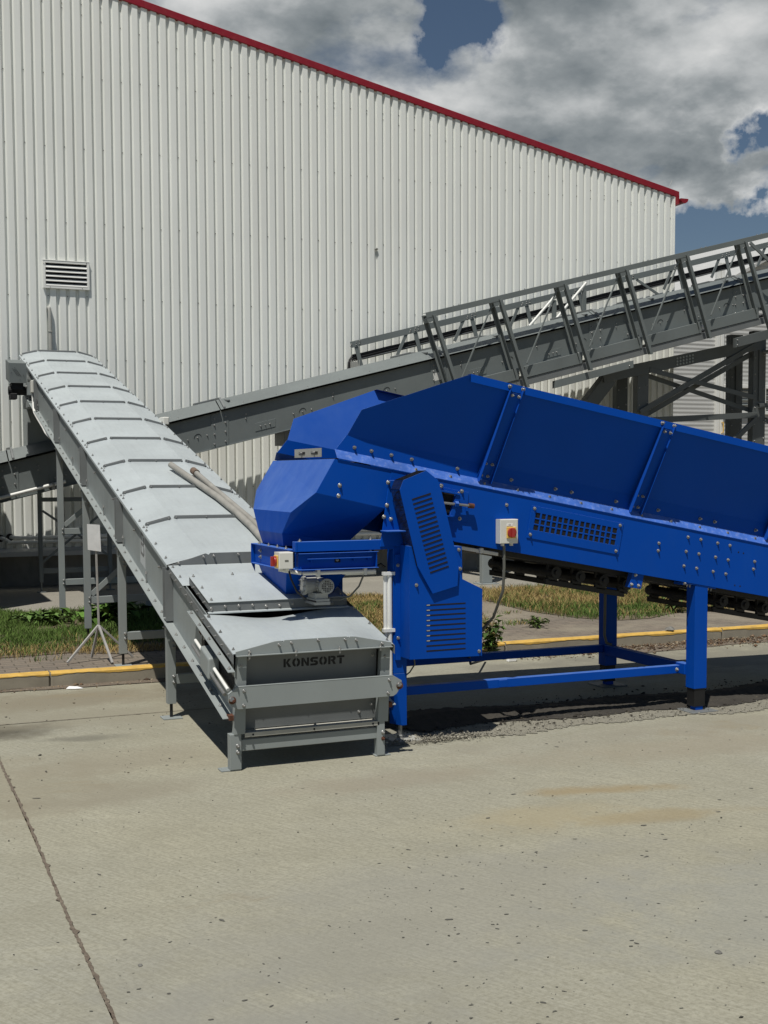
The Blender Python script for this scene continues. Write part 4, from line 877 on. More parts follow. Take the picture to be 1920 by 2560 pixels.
# front frame of the tail
yF=6.42
m=MB(); z=.650
m.prism([(XL-.004,yF-.030,z),(XR+.004,yF-.030,z),(XR+.004,yF-.030,z+.020),(2.50,yF-.030,z+.066),(2.468,yF-.030,z+.068),(2.458,yF-.030,z+.060),(2.446,yF-.030,z+.070),(2.078,yF-.030,z+.070),(2.066,yF-.030,z+.060),(2.056,yF-.030,z+.068),(2.02,yF-.030,z+.066),(XL-.004,yF-.030,z+.020)],(0,.004,0))
for x,h in ((1.875,.016),(2.045,.045),(2.117,.052),(2.275,.058),(2.437,.052),(2.505,.045),(2.665,.016)): m.bolt((x,yF-.030,z+h),(0,-1,0),.008,.018)
m.box(XL-.004,XR+.004,yF-.052,yF-.0305,z-.006,z)
for x in (1.87,2.14,2.40,2.65): m.bolt((x,yF-.042,z),(0,0,1),.009,.006); m.cyl((x,yF-.042,z-.022),(x,yF-.042,z-.006),.008,6,1)
m.build('gable_plate',GM,bc,.001)
m=MB(); yP=6.485
m.hexa([(1.855,yP+.012,.215),(2.665,yP+.012,.215),(2.665,yP+.017,.215),(1.855,yP+.017,.215)],[(1.855,yP-.012,.645),(2.665,yP-.012,.645),(2.665,yP-.007,.645),(1.855,yP-.007,.645)])
def pY(z): return yP+.012-.024*(z-.215)/.43
for x,z in ((1.89,.615),(2.64,.59),(2.635,.30),(2.56,.26)): m.bolt((x,pY(z),z),(0,-1,0),.009,.007)
panel=m.build('front_panel',['strip_grey','steel_bolt'],bc,.001)
# stencilled word, built letter by letter
m=MB()
def glyph(polys,x,z,w,h):
    for P_ in polys:
        pts=[(x+a*w,z+b*h) for a,b in P_]
        m.prism([(a,pY(b)-.0012,b) for a,b in pts],(0,.0008,0))
T_={'K':[[(0,0),(.30,0),(.30,1),(0,1)],[(.36,.46),(.66,0),(1.05,0),(.62,.55),(.98,1),(.62,1),(.36,.62)]],
'O':[[(.44,0),(.28,.02),(.08,.18),(0,.5),(.08,.82),(.28,.98),(.44,1),(.44,.78),(.34,.66),(.31,.5),(.34,.34),(.44,.22)],[(.56,0),(.72,.02),(.92,.18),(1,.5),(.92,.82),(.72,.98),(.56,1),(.56,.78),(.66,.66),(.69,.5),(.66,.34),(.56,.22)]],
'N':[[(0,0),(.30,0),(.30,.46),(.30,1),(0,1)],[(.34,.98),(.34,.55),(.68,.02),(.70,.02),(.70,.40)],[(.72,0),(1,0),(1,1),(.72,1)]],
'S':[[(.02,0),(.70,0),(.90,.06),(1,.22),(1,.40),(.90,.54),(.72,.60),(.46,.62),(.46,.40),(.62,.38),(.68,.31),(.62,.24),(.02,.24)],[(.98,1),(.30,1),(.10,.94),(0,.78),(0,.62),(.10,.46),(.28,.40),(.40,.40),(.40,.62),(.34,.66),(.32,.72),(.38,.76),(.98,.76)]],
'R':[[(0,0),(.30,0),(.30,1),(0,1)],[(.36,1),(.70,1),(.92,.92),(1,.74),(.95,.54),(.80,.44),(1.02,0),(.68,0),(.50,.38),(.36,.38),(.36,.58),(.60,.60),(.68,.69),(.60,.78),(.36,.78)]],
'T':[[(0,.76),(1,.76),(1,1),(0,1)],[(.34,0),(.66,0),(.66,.72),(.34,.72)]]}
x=2.098
for c,w in (('K',.044),('O',.048),('N',.046),('S',.047),('O',.048),('R',.046),('T',.046)):
    glyph(T_[c],x,.552,w,.048); x+=w+.0070
m.build('lettering','ink_black',panel)
for (xa,xb,xl,xr_) in ((1.79,1.862,1.768,1.832),(2.648,2.722,2.648,2.694)):
    m=MB(); m.hexa([(xa,yF,.205),(xb-.008,yF,.205),(xb-.008,yF+.045,.205),(xa,yF+.045,.205)],[(xa+.024,yF-.008,.646),(xb+.004,yF-.008,.646),(xb+.004,yF+.037,.646),(xa+.024,yF+.037,.646)])
    m.bolt((lerp(xa,xb,.45)+.01,yF-.007,.59),(0,-1,0),.007,.003); m.build('corner_post',GM,bc,.003)
    m=MB(); m.box(xl,xr_,yF+.004,yF+.060,.008,.206); m.box(xl-.05 if xl<2 else xl-.01,xr_+(.0 if xl<2 else .04),yF+.01,yF+.09,.0,.008)
    for z in (.14,.105): m.bolt(((xl+xr_)/2+.012,yF+.004,z),(0,-1,0),.011,.010,1 if not (xl>2 and z<.12) else 2)
    m.build('leg',GM,bc,.003)
m=MB(); yb_=yF-.052; m.prism([(1.745,yb_,.400),(1.745,yb_,.440),(1.80,yb_,.480),(2.725,yb_,.480),(2.778,yb_,.447),(2.778,yb_,.415),(2.745,yb_,.372),(2.725,yb_,.360),(1.80,yb_,.356),(1.760,yb_,.378)],(0,.006,0))
m.prism([(1.745,yb_-.001,.440),(1.80,yb_-.001,.478),(2.725,yb_-.001,.478),(2.725,yb_-.001,.482),(1.80,yb_-.001,.482),(1.745,yb_-.001,.444)],(0,.02,0))
for x,z in ((1.835,.455),(1.832,.375),(2.70,.455),(2.692,.380)): m.bolt((x,yb_,z),(0,-1,0),.009,.012)
for x,z in ((1.768,.408),(2.765,.418)): m.bolt((x,yb_,z),(0,-1,0),.019,.018,2); m.cyl((x-.008,yb_-.004,z+.006),(x-.008,yb_-.022,z+.010),.014,6,1)
m.build('tail_beam',GM,bc,.001)
m=MB(); m.box(1.83,2.655,yF+.02,yF+.026,.105,.170); m.box(1.83,2.655,yF+.026,yF+.075,.164,.170); m.build('cross_beam','grey_paint',bc,.004)
m=MB(); m.box(1.853,2.66,yF+.004,yF+.010,.185,.210); m.box(1.853,2.66,yF+.010,yF+.085,.204,.210)
for x in (1.90,2.26,2.62): m.cyl((x,yF+.005,.197),(x,yF+.002,.197),.006,8,2); m.bolt((x+.02,yF+.045,.210),(0,0,1),.009,.006)
m.build('bottom_flange',['light_dust','steel_bolt','dark_void'],bc,.001)
# belt tensioner on the left side
m=MB(); m.prism([(XL-.003,6.47,.44),(XL-.003,6.44,.50),(XL-.003,6.45,.56),(XL-.003,6.52,.60),(XL-.003,7.06,.745),(XL-.003,7.14,.745),(XL-.003,7.18,.70),(XL-.003,7.15,.64),(XL-.003,7.08,.59)],(.001,0,0)); m.build('slot_opening','dark_void',bc)
m=MB(); m.hexa([(1.735,6.33,.567),(1.775,6.33,.567),(1.775,7.26,.803),(1.735,7.26,.803)],[(1.735,6.33,.573),(1.775,6.33,.573),(1.775,7.26,.809),(1.735,7.26,.809)])
m.hexa([(1.772,6.33,.540),(1.776,6.33,.540),(1.776,7.26,.776),(1.772,7.26,.776)],[(1.772,6.33,.568),(1.776,6.33,.568),(1.776,7.26,.804),(1.772,7.26,.804)])
for t in (.02,.25,.5,.75,.97): m.bolt((1.752,lerp(6.35,7.24,t),lerp(.578,.804,t)),(0,0,1),.009,.006)
m.build('guard_bar',GM,bc,.001)
m=MB(); m.hexa([(1.724,6.73,.465),(1.797,6.73,.465),(1.797,6.92,.515),(1.724,6.92,.515)],[(1.730,6.73,.590),(1.797,6.73,.596),(1.797,6.92,.645),(1.730,6.92,.640)])
m.build('bearing_housing','grey_paint',bc,.012,seg=3)
for dx,dz,y0_,y1_,mt in ((1.745,.02,6.44,7.16,'steel_bolt'),(1.765,.045,6.44,7.17,'white_plastic')):
    m=MB(); m.cyl((dx,y0_,.405+dz+.25*(y0_-6.42)),(dx,y1_,.405+dz+.25*(y1_-6.42)),.010,10); m.build('tension_rod',mt,bc,0,True)
m=MB(); m.box(1.765,1.796,6.95,7.02,.60,.665); m.cyl((1.775,6.98,.66),(1.775,6.98,.70),.011,8,1); m.cyl((1.775,7.04,.64),(1.775,7.04,.69),.008,8,1); m.cyl((1.79,7.05,.66),(1.77,7.08,.705),.008,8,2); m.build('grease_fitting',['black_rubber','steel_bolt','rust'],bc,.002)
# support legs
def frame(y,base,beams,braces):
    for x,s in ((XL-.028,1),(XR-.032,-1)):
        m=MB(); top=Bz(y)-.006
        m.box(x,x+.060,y-.026,y+.026,base+.10,top); m.cyl((x+.03,y,base),(x+.03,y,base+.11),.011,8,3); m.box(x-.035,x+.095,y-.06,y+.06,base,base+.008)
        gx=x-.003 if s>0 else x+.060
        m.prism([(gx,y-.055,Bz(y-.055)-.004),(gx,y+.055,Bz(y+.055)-.004),(gx,y+.018,top-.12),(gx,y-.018,top-.12)],(.003,0,0))
        fx=(x+.045) if s>0 else x+.015
        for z in (top-.16,top-.195)+tuple(b-.02 for b in beams)+tuple(b+.02 for b in beams): m.bolt((fx,y-.026,z),(0,-1,0),.010,.010)
        m.bolt((gx,y,top-.06),(-s,0,0),.011,.008); m.build('leg',GM+['black_rubber'],bc,.003)
    for z in beams:
        m=MB(); m.box(XL+.034,XR-.034,y-.022,y-.017,z-.032,z+.032); m.box(XL+.034,XR-.034,y-.017,y+.02,z+.027,z+.032); m.build('cross_beam','grey_paint',bc,.002)
    for (z0_,z1_) in braces:
        m=MB(); m.bar((XL+.034,y-.020,z0_),(XR-.034,y-.020,z1_),.006,.05,(0,0,1)); m.build('brace','grey_paint',bc,.002)
frame(8.02,0,(.265,),())
frame(9.73,PZ-.01,(.345,),())
frame(11.46,PZ-.01,(.47,),((.52,1.26),))
frame(13.13,PZ-.01,(.50,1.04),((1.10,1.80),))
# head drive
m=MB(); m.hexa([(1.535,15.33,2.745),(1.735,15.33,2.745),(1.735,15.75,2.82),(1.535,15.75,2.82)],[(1.535,15.33,2.985),(1.735,15.33,2.985),(1.735,15.75,3.06),(1.535,15.75,3.06)])
for i in range(3):
    a=(1.572+i*.022,15.328,2.90-i*.010); m.bar((a[0],15.3285,2.90+.02-i*.006),(a[0]+.055,15.3285,2.815+.02-i*.006),.002,.007,(0,1,0),1)
for x,z in ((1.56,2.87),(1.66,2.79),(1.70,2.84),(1.60,2.93)): m.bolt((x,15.33,z),(0,-1,0),.005,.003,1,False)
m.build('motor_guard',['dark_grey_paint','dark_void'],bc,.004)
m=MB(); m.box(1.56,1.70,15.36,15.60,2.66,2.755); m.cyl((1.53,15.45,2.66),(1.75,15.45,2.66),.055,14); m.box(1.54,1.62,15.30,15.5,2.55,2.62); m.build('gearbox','black_rubber',bc,.006)
m=MB(); m.box(1.73,1.80,15.2,15.7,2.45,2.52); m.box(1.735,1.79,15.28,15.36,2.6,2.75); m.bolt((1.735,15.3,2.70),(-1,0,0),.02,.02); m.build('motor_bracket',GM,bc,.004)
m=MB(); m.box(1.728,1.788,14.83,14.95,2.60,2.745); m.build('junction_box','cream_plastic',bc,.006)
m=MB(); m.tube([(1.752,14.88,2.60),(1.752,14.87,2.50),(1.748,14.8,2.41),(1.748,14.72,2.36),(1.75,14.45,2.28),(1.75,14.0,2.165),(1.752,13.8,2.10),(1.77,13.6,2.04)],.015,8)
m.build('cable_conduit','white_plastic',bc,0,True)
m=MB(); m.tube([(1.775,14.86,2.62),(1.78,14.78,2.52),(1.765,14.70,2.44),(1.76,14.66,2.36),(1.79,14.6,2.3)],.007,6); m.build('cable','black_rubber',bc,0,True)
m=MB(); m.box(1.81,2.70,16.0,16.52,1.98,2.66); m.build('discharge_chute',['grey_paint','strip_grey'],bc,.004)
# stencil letter on the side sheet
m=MB(); yq,zq=8.875,Bz(8.875)+.228
def side(pts,mi,d): m.prism([(XL-d,yq+a,zq+b+GS*a) for a,b in pts],(-.0006,0,0),mi)
side([(-.095,-.155),(.085,-.155),(.085,.125),(-.095,.125)],0,.0004)
for p_ in ([(.062,-.086),(.062,.086),(.038,.086),(.038,-.086)],[(.034,.062),(-.03,.062),(-.045,.074),(-.03,.086),(.034,.086)],[(-.034,.062),(-.062,.062),(-.066,.05),(-.066,.022),(-.055,.012),(-.034,.012)],[(.034,-.012),(-.045,-.012),(-.045,.012),(.034,.012)],[(-.034,-.012),(-.055,-.012),(-.066,-.022),(-.066,-.06),(-.055,-.07),(-.034,-.07)],[(.034,-.086),(-.035,-.086),(-.05,-.074),(-.035,-.062),(.034,-.062)]): side(p_,1,.0012)
m.build('side_letter',['label_pale','stencil_grey'],bc)
m=MB(); m.box(2.735,2.80,12.35,12.55,E(12.4)-.02,E(12.4)+.06); m.build('switch_box','cream_plastic',bc,.008)
# loose plastic tubes lying on the covers
def onc(x,y,r=.026): 
    u=(x-XL)/.92; return (x,y,E(y)+.058*max(0,min(1,min(u/.245,(1-u)/.245)))+r+.010)
m=MB(); m.tube([onc(2.325,10.22,.04),onc(2.40,9.75,.03),onc(2.47,9.25),onc(2.50,8.85),onc(2.51,8.45),onc(2.50,8.15),onc(2.47,8.0)],.026,12)
tag(m.build('plastic_tube','worn_tube',None,0,True),'longer worn grey plastic tube lying down the slope of the grey conveyor cover','tube','loose tubes on the grey conveyor')
m=MB(); m.tube([onc(2.475,10.02,.035),onc(2.50,9.6,.03),onc(2.545,9.1),onc(2.575,8.7),onc(2.58,8.35),onc(2.56,8.05)],.023,12)
m.cyl(Vector(onc(2.473,10.04,.035)),Vector(onc(2.480,9.95,.035)),.030,12,1)
tag(m.build('plastic_tube',['worn_tube','taped_brown'],None,0,True),'shorter grey tube with a brown taped end lying on the grey conveyor cover','tube','loose tubes on the grey conveyor')
# sign on a four legged stand
ss=thing('sign_stand','blank grey sign plate on a thin pole with four splayed legs by the kerb','sign',(1.667,10.08,PZ))
m=MB(); m.bar((1.672,10.08,.36),(1.660,10.07,1.03),.017,.017,(0,1,0)); m.build('pole','worn_metal',ss,.002)
for fx,fy in ((1.40,10.0),(1.735,9.84),(1.63,10.22),(1.955,10.12)):
    m=MB(); m.bar((1.670,10.08,.400),(fx,fy,PZ),.018,.018,(0,0,1)); m.build('leg','worn_metal',ss,.002)
m=MB(); m.hexa([(1.591,10.058,1.026),(1.697,10.05,1.008),(1.697,10.053,1.008),(1.591,10.061,1.026)],[(1.589,10.058,1.237),(1.690,10.050,1.229),(1.690,10.053,1.229),(1.589,10.061,1.237)])
m.build('sign_plate','sign_grey',ss); 
# ------------------------------------------------------------------ blue feed hopper conveyor
bh=thing('hopper_conveyor','bright blue feed hopper conveyor on blue legs discharging into the grey conveyor','hopper conveyor',(4.4,7.355,0))
BM=['blue_paint','steel_bolt','dark_void']
YN,YFR=6.75,7.96; YC=7.355; XE=6.95
def RZ(x): return 1.738-.188*(x-2.521)
def BO(x): return 1.222-.1845*(x-3.304)
def mir(y): return 2*YC-y
# conveyor body
for y,s in ((YN,1),(YFR,-1)):
    m=MB(); x0_,x1_=2.885,XE
    ya,yb=(y,y+.005*s)
    P_=[(x0_,RZ(x0_)-.006),(x0_-.045,1.43),(3.0,1.275),(3.304,BO(3.304)),(x1_,BO(x1_)),(x1_,RZ(x1_)-.006)]
    m.xz(P_[::-1] if False else P_,min(ya,yb),max(ya,yb))
    # bottom return flange
    m.hexa([(3.304,min(y,y+.06*s),BO(3.304)-.004),(x1_,min(y,y+.06*s),BO(x1_)-.004),(x1_,max(y,y+.06*s),BO(x1_)-.004),(3.304,max(y,y+.06*s),BO(3.304)-.004)],
           [(3.304,min(y,y+.06*s),BO(3.304)+.001),(x1_,min(y,y+.06*s),BO(x1_)+.001),(x1_,max(y,y+.06*s),BO(x1_)+.001),(3.304,max(y,y+.06*s),BO(3.304)+.001)])
    if s>0:
        for x,z in ((4.823,1.168),(4.818,1.118),(5.059,1.203),(5.164,1.184),(5.304,1.156),(5.408,1.137),(5.044,1.106),(5.149,1.087),(5.288,1.06),(5.394,1.038),(5.027,1.009),(5.132,.989),(5.269,.962),(5.376,.942),(5.621,1.019),(5.612,.967),(3.67,1.44),(3.21,1.557),(3.33,1.52)): m.bolt((x,y,z),(0,-1,0),.010,.008)
        for x,z in ((5.483,1.088),(5.525,1.080),(5.455,.86),(5.50,.852)): m.cyl((x,y,z),(x,y-.001,z),.006,8,2)
    m.build('side_plate',BM,bh,.0015)
# access grille in the near side plate
m=MB(); ux=Vector((1,0,-.188)).normalized(); uz=Vector((.188,0,1)).normalized()
def G(a,b,d=0): return Vector((3.855,YN-d,1.343))+ux*a+uz*b
def gq(a0,a1,b0,b1,d0,d1,mi=0):
    m.hexa([G(a0,b0,d0),G(a1,b0,d0),G(a1,b1,d0),G(a0,b1,d0)],[G(a0,b0,d1),G(a1,b0,d1),G(a1,b1,d1),G(a0,b1,d1)],mi)
gq(.02,.645,-.066,.060,.001,.0022,2)
gq(-.022,.68,.050,.090,.001,.006);gq(-.022,.68,-.118,-.062,.001,.006);gq(-.022,.014,-.062,.050,.001,.006);gq(.640,.68,-.062,.050,.001,.006)
nc=15
for i in range(1,nc): a=.014+(.626)*i/nc; gq(a-.0062,a+.0062,-.062,.050,.0022,.0058)
for j in (1,2): b=-.062+.112*j/3; gq(.014,.640,b-.004,b+.004,.0023,.0056)
for a,b in ((.0,.073),(.655,.073),(.0,-.095),(.655,-.098)): m.bolt(G(a,b,.006),(0,-1,0),.010,.008)
m.build('access_grille',BM,bh,.001)
# bright ledge and hopper side walls
for s in (1,-1):
    def Yv(y): return y if s>0 else mir(y)
    m=MB(); x0_,x1_=2.53,XE
    def strip(pa,pb,xa,xb,t=.004,mi=0,nrm=(0,1,0)):
        (ya,ha),(yb,hb)=pa,pb; o=Vector((0,(t if s>0 else -t),0))
        V=[(xa,Yv(ya),RZ(xa)+ha),(xb,Yv(ya),RZ(xb)+ha),(xb,Yv(yb),RZ(xb)+hb),(xa,Yv(yb),RZ(xa)+hb)]
        m.hexa(V,[Vector(v)+o for v in V],mi)
    strip((6.742,-.002),(6.785,.052),x0_,x1_)
    for x in np.arange(3.05,6.8,.235): m.bolt((x,Yv(6.764),RZ(x)+.026),(0,-.78*s,.62),.009,.004)
    m.build('ledge',['blue_pale','steel_bolt'],bh,.001)
    m=MB()
    V=[(2.535,Yv(6.785),RZ(2.535)+.050),(x1_,Yv(6.785),RZ(x1_)+.050),(x1_,Yv(6.785),RZ(x1_)+.150),(2.607,Yv(6.785),RZ(2.607)+.150)]; o=Vector((0,.004*s,0)); m.hexa(V,[Vector(v)+o for v in V])
    for x,z in ((2.655,0),(2.765,0),(2.895,0),(3.03,0),(3.34,0),(3.72,0),(4.042,0),(4.163,0),(4.503,0),(4.837,0),(5.18,0),(5.302,0),(5.653,0),(6.0,0),(6.4,0)): m.bolt((x,Yv(6.785),RZ(x)+.085),(0,-s,0),.010,.016)
    # leaning panel with a chamfered front corner
    ang=.40
    def pn(x,h): return (x,Yv(6.785-ang*(h-.150)),RZ(x)+h)
    PL=[pn(2.610,.150),pn(x1_,.150),pn(x1_,.650),pn(3.330,.650),pn(2.678,.311)]
    o=Vector((0,.004*s,0)); m.hexa(PL,[Vector(v)+o for v in PL])
    PL=[(2.545,Yv(6.785),RZ(2.545)+.052),(2.64,Yv(6.785),RZ(2.64)+.150),(2.610,Yv(6.785),RZ(2.61)+.150)]
    yt=6.785-ang*.5
    strip((yt-.002,.606),(yt-.002,.654),3.335,x1_,.004)
    strip((yt-.002,.654),(yt+.05,.656),3.335,x1_,.004)
    m.build('hopper_wall',BM,bh,.0015)
    if s>0:
        for xb_ in (3.475,4.597,5.72):
            m=MB()
            for dx in (0,.084):
                a=Vector((xb_+dx,6.785,RZ(xb_+dx)+.03)); b=Vector((xb_+dx+.125,yt,RZ(xb_+dx+.125)+.625))
                ob=Vector((0,-.038,0)); V=[a,b,b+ob*.7,a+ob]; m.hexa(V,[v+Vector((.004,0,0)) for v in V])
            a=Vector((xb_,6.779,RZ(xb_)+.06)); b=Vector((xb_+.125,yt-.006,RZ(xb_+.125)+.60)); w=Vector((.084,0,-.016)); V=[a,a+w,b+w,b]
            m.hexa(V,[v+Vector((0,.003,0)) for v in V])
            for t,dx in ((.03,.02),(.03,.065),(.17,.02),(.17,.065),(.97,.02),(.97,.065)):
                p=a.lerp(b,t)+Vector((dx,-.004,-.188*dx)); m.bolt(p,(0,-1,-.2),.009,.014)
            for dx in (-.005,.088): m.bolt((xb_+.128+dx,yt-.004,RZ(xb_+.128+dx)+.634),(0,-1,.1),.011,.016)
            m.build('wall_rib',BM,bh,.001)
m=MB(); m.hexa([(2.56,6.81,RZ(2.56)-.03),(XE,6.81,RZ(XE)-.03),(XE,7.90,RZ(XE)-.03),(2.56,7.90,RZ(2.56)-.03)],[(2.56,6.81,RZ(2.56)-.015),(XE,6.81,RZ(XE)-.015),(XE,7.90,RZ(XE)-.015),(2.56,7.90,RZ(2.56)-.015)])
m.cyl((2.70,6.81,1.60),(2.70,7.90,1.60),.115,24); m.build('belt','black_rubber',bh)
m=MB(); m.prism([(2.535,7.04,1.745),(2.535,7.55,1.745),(2.535,7.55,1.80),(2.535,7.04,1.80)],(.004,0,0))
for y in (7.16,7.40): m.bar((2.5335,y-.06,1.772),(2.5335,y+.06,1.772),.002,.014,(1,0,0),1) if False else m.box(2.5325,2.5345,y-.06,y+.06,1.765,1.780,1); m.bolt((2.533,y,1.772),(-1,0,0),.011,.010,2)
m.build('slotted_plate',['motor_grey','dark_void','steel_bolt'],bh)
m=MB(); m.prism([(2.548,6.80,1.70),(2.548,7.91,1.70),(2.548,7.91,1.735),(2.548,6.80,1.735)],(.01,0,0)); m.build('end_flap','black_rubber',bh)
# discharge hood
m=MB()
yn,yf=YN+.002,YFR-.002
V=[(2.516,yn,1.730),(2.395,yn,1.529),(2.310,6.960,1.410),(2.310,7.750,1.410),(2.395,yf,1.529),(2.516,yf,1.730), #0-5
   (2.885,yn,1.663),(2.84,yn,1.430),(2.84,yf,1.430),(2.885,yf,1.663), #6-9
   (2.318,7.135,1.195),(2.318,7.575,1.195),(2.74,7.135,1.205),(2.74,7.575,1.205), #10-13
   (2.300,7.105,1.276),(2.300,7.605,1.276)] #14,15
F=[(0,5,4,3,2,1),(0,1,7,6),(5,9,8,4),(1,2,14,7),(14,10,12,7),(4,8,15,3),(15,8,13,11),(2,3,15,14),(14,15,11,10),(7,12,13,8)]
m.add(V,F)
for x,z in ((2.548,1.572),(2.540,1.510)): m.bolt((x,yn,z),(0,-1,0),.012,.010)
m.build('discharge_hood',BM,bh,.002)
# slide gate frame under the hood
m=MB(); xa,xb,ya,yb,za,zb=2.278,2.80,6.845,7.635,1.062,1.188
for z in (za,zb):
    m.box(xa-.02,xb,ya-.004,ya+.045,z-.003,z+.003); m.box(xa-.02,xb,yb-.045,yb,z-.003,z+.003); m.box(xa-.02,xa+.03,ya+.045,yb-.045,z-.003,z+.003); m.box(xb-.05,xb,ya+.045,yb-.045,z-.003,z+.003)
m.box(xa,xa+.006,ya,yb-.01,za+.003,zb-.003); m.box(xb-.03,xb-.024,ya,yb-.01,za+.003,zb-.003); m.box(xa,xb-.03,yb-.02,yb-.012,za+.003,zb-.003)
for y in (6.95,7.12,7.30,7.5): m.bolt((xa-.004,y,zb+.003),(0,0,1),.010,.008); 
for y,z in ((7.48,1.11),(7.48,1.15),(7.02,1.14)): m.bolt((xa,y,z),(-1,0,0),.012,.008)
m.hexa([(xa-.02,yb-.002,za-.0),(xa-.02,yb+.004,za),(xa+.006,yb+.004,za-.06),(xa+.006,yb-.002,za-.06)],[(xa-.02,yb-.002,zb),(xa-.02,yb+.004,zb),(xa+.006,yb+.004,zb),(xa+.006,yb-.002,zb)])
m.build('gate_frame',BM,bh,.0015)
m=MB(); m.box(2.264,2.275,6.742,6.80,1.183,1.243); m.box(2.2755,2.900,6.745,6.800,1.1835,1.2425)
m.bolt((2.30,6.77,1.243),(0,0,1),.012,.006); m.bolt((2.75,6.77,1.243),(0,0,1),.010,.008); m.bolt((2.885,6.77,1.243),(0,0,1),.010,.008); m.build('support_arm',['blue_paint','steel_bolt'],bh,.002)
m=MB(); m.box(2.292,2.782,6.775,6.780,1.078,1.172); m.box(2.285,2.79,6.735,6.780,1.170,1.174); m.box(2.285,2.79,6.735,6.780,1.074,1.078); m.box(2.292,2.297,6.780,6.84,1.078,1.172); m.box(2.777,2.782,6.740,6.840,1.078,1.172)
m.box(2.338,2.748,6.742,6.750,1.136,1.142)
for x in (2.362,2.635,2.728): m.box(x,x+.006,6.750,6.775,1.118,1.140)
m.box(2.52,2.556,6.770,6.774,1.112,1.138,2); m.bolt((2.535,6.77,1.128),(0,-1,0),.008,.012); m.build('gate_drawer',BM,bh,.001)
# lower chute
m=MB(); t=[(2.285,6.98),(2.70,6.98),(2.70,7.56),(2.285,7.56)]; b=[(2.34,7.175),(2.62,7.175),(2.62,7.46),(2.34,7.46)]
m.hexa([(x,y,.845) for x,y in b],[(x,y,1.058) for x,y in t]); m.build('lower_chute','blue_paint',bh,.002)
# gate motor
m=MB(); cy=6.93
m.cyl((2.500,cy-.06,.962),(2.500,cy+.10,.962),.046,24); m.cyl((2.500,cy-.075,.962),(2.500,cy-.06,.962),.047,24); m.cyl((2.500,cy-.079,.962),(2.500,cy-.075,.962),.040,24)
for i in range(7):
    for j in range(7):
        x,z=(i-3)*.0105,(j-3)*.0105
        if x*x+z*z<.036**2 and (i,j)!=(3,3): m.box(2.500+x-.0036,2.500+x+.0036,cy-.0802,cy-.0788,.962+z-.0036,.962+z+.0036,1)
for i in range(9):
    a=-.6+i*.33; 
    if i<9: m.box(2.500-.05*math.cos(a)-.002,2.500-.05*math.cos(a)+.002,cy-.04,cy+.09,.962-.05*math.sin(a)-.006,.962-.05*math.sin(a)+.006)
m.cyl((2.40,cy+.04,.962),(2.47,cy+.04,.962),.05,20); m.cyl((2.385,cy+.04,.962),(2.40,cy+.04,.962),.058,20)
for i in range(8): a=i*.785; m.bolt((2.385,cy+.04+.045*math.cos(a),.962+.045*math.sin(a)),(-1,0,0),.006,.006,2)
m.box(2.435,2.515,cy-.05,cy+.09,.865,.92); m.box(2.425,2.525,cy-.065,cy+.10,.850,.868); m.box(2.428,2.522,cy-.06,cy+.095,.869,.885)
m.build('gate_motor',['motor_grey','dark_void','steel_bolt'],bh,.003)
m=MB(); m.cyl((2.325,6.79,1.052),(2.79,6.79,1.052),.0125,10)
for x in (2.42,2.72): m.box(x-.009,x+.009,6.77,6.81,1.03,1.078)
m.box(2.60,2.80,6.80,6.86,1.03,1.048); m.tube([(2.20,6.86,1.075),(2.26,6.85,1.062),(2.32,6.80,1.053)],.012,8); m.build('conduit','cream_plastic',bh,.002)
m=MB(); m.tube([(2.51,6.93,.905),(2.55,6.92,.875),(2.60,6.90,.872),(2.66,6.88,.895),(2.71,6.86,.955),(2.735,6.83,1.04)],.0055,6); m.build('cable','cable_grey',bh,0,True)
m=MB(); m.tube([(2.245,6.82,1.08),(2.255,6.80,1.02),(2.29,6.80,.945),(2.36,6.83,.89),(2.43,6.86,.872)],.006,6); m.build('cable','black_rubber',bh,0,True)
m=MB(); m.tube([(2.80,6.82,1.07),(2.83,6.80,1.09),(2.855,6.80,1.07)],.009,6); m.build('cable','black_rubber',bh,0,True)
m=MB(); m.tube([(2.855,6.95,1.07),(2.845,6.95,1.12),(2.85,6.98,1.18)],.008,6); m.build('cable','black_rubber',bh,0,True)
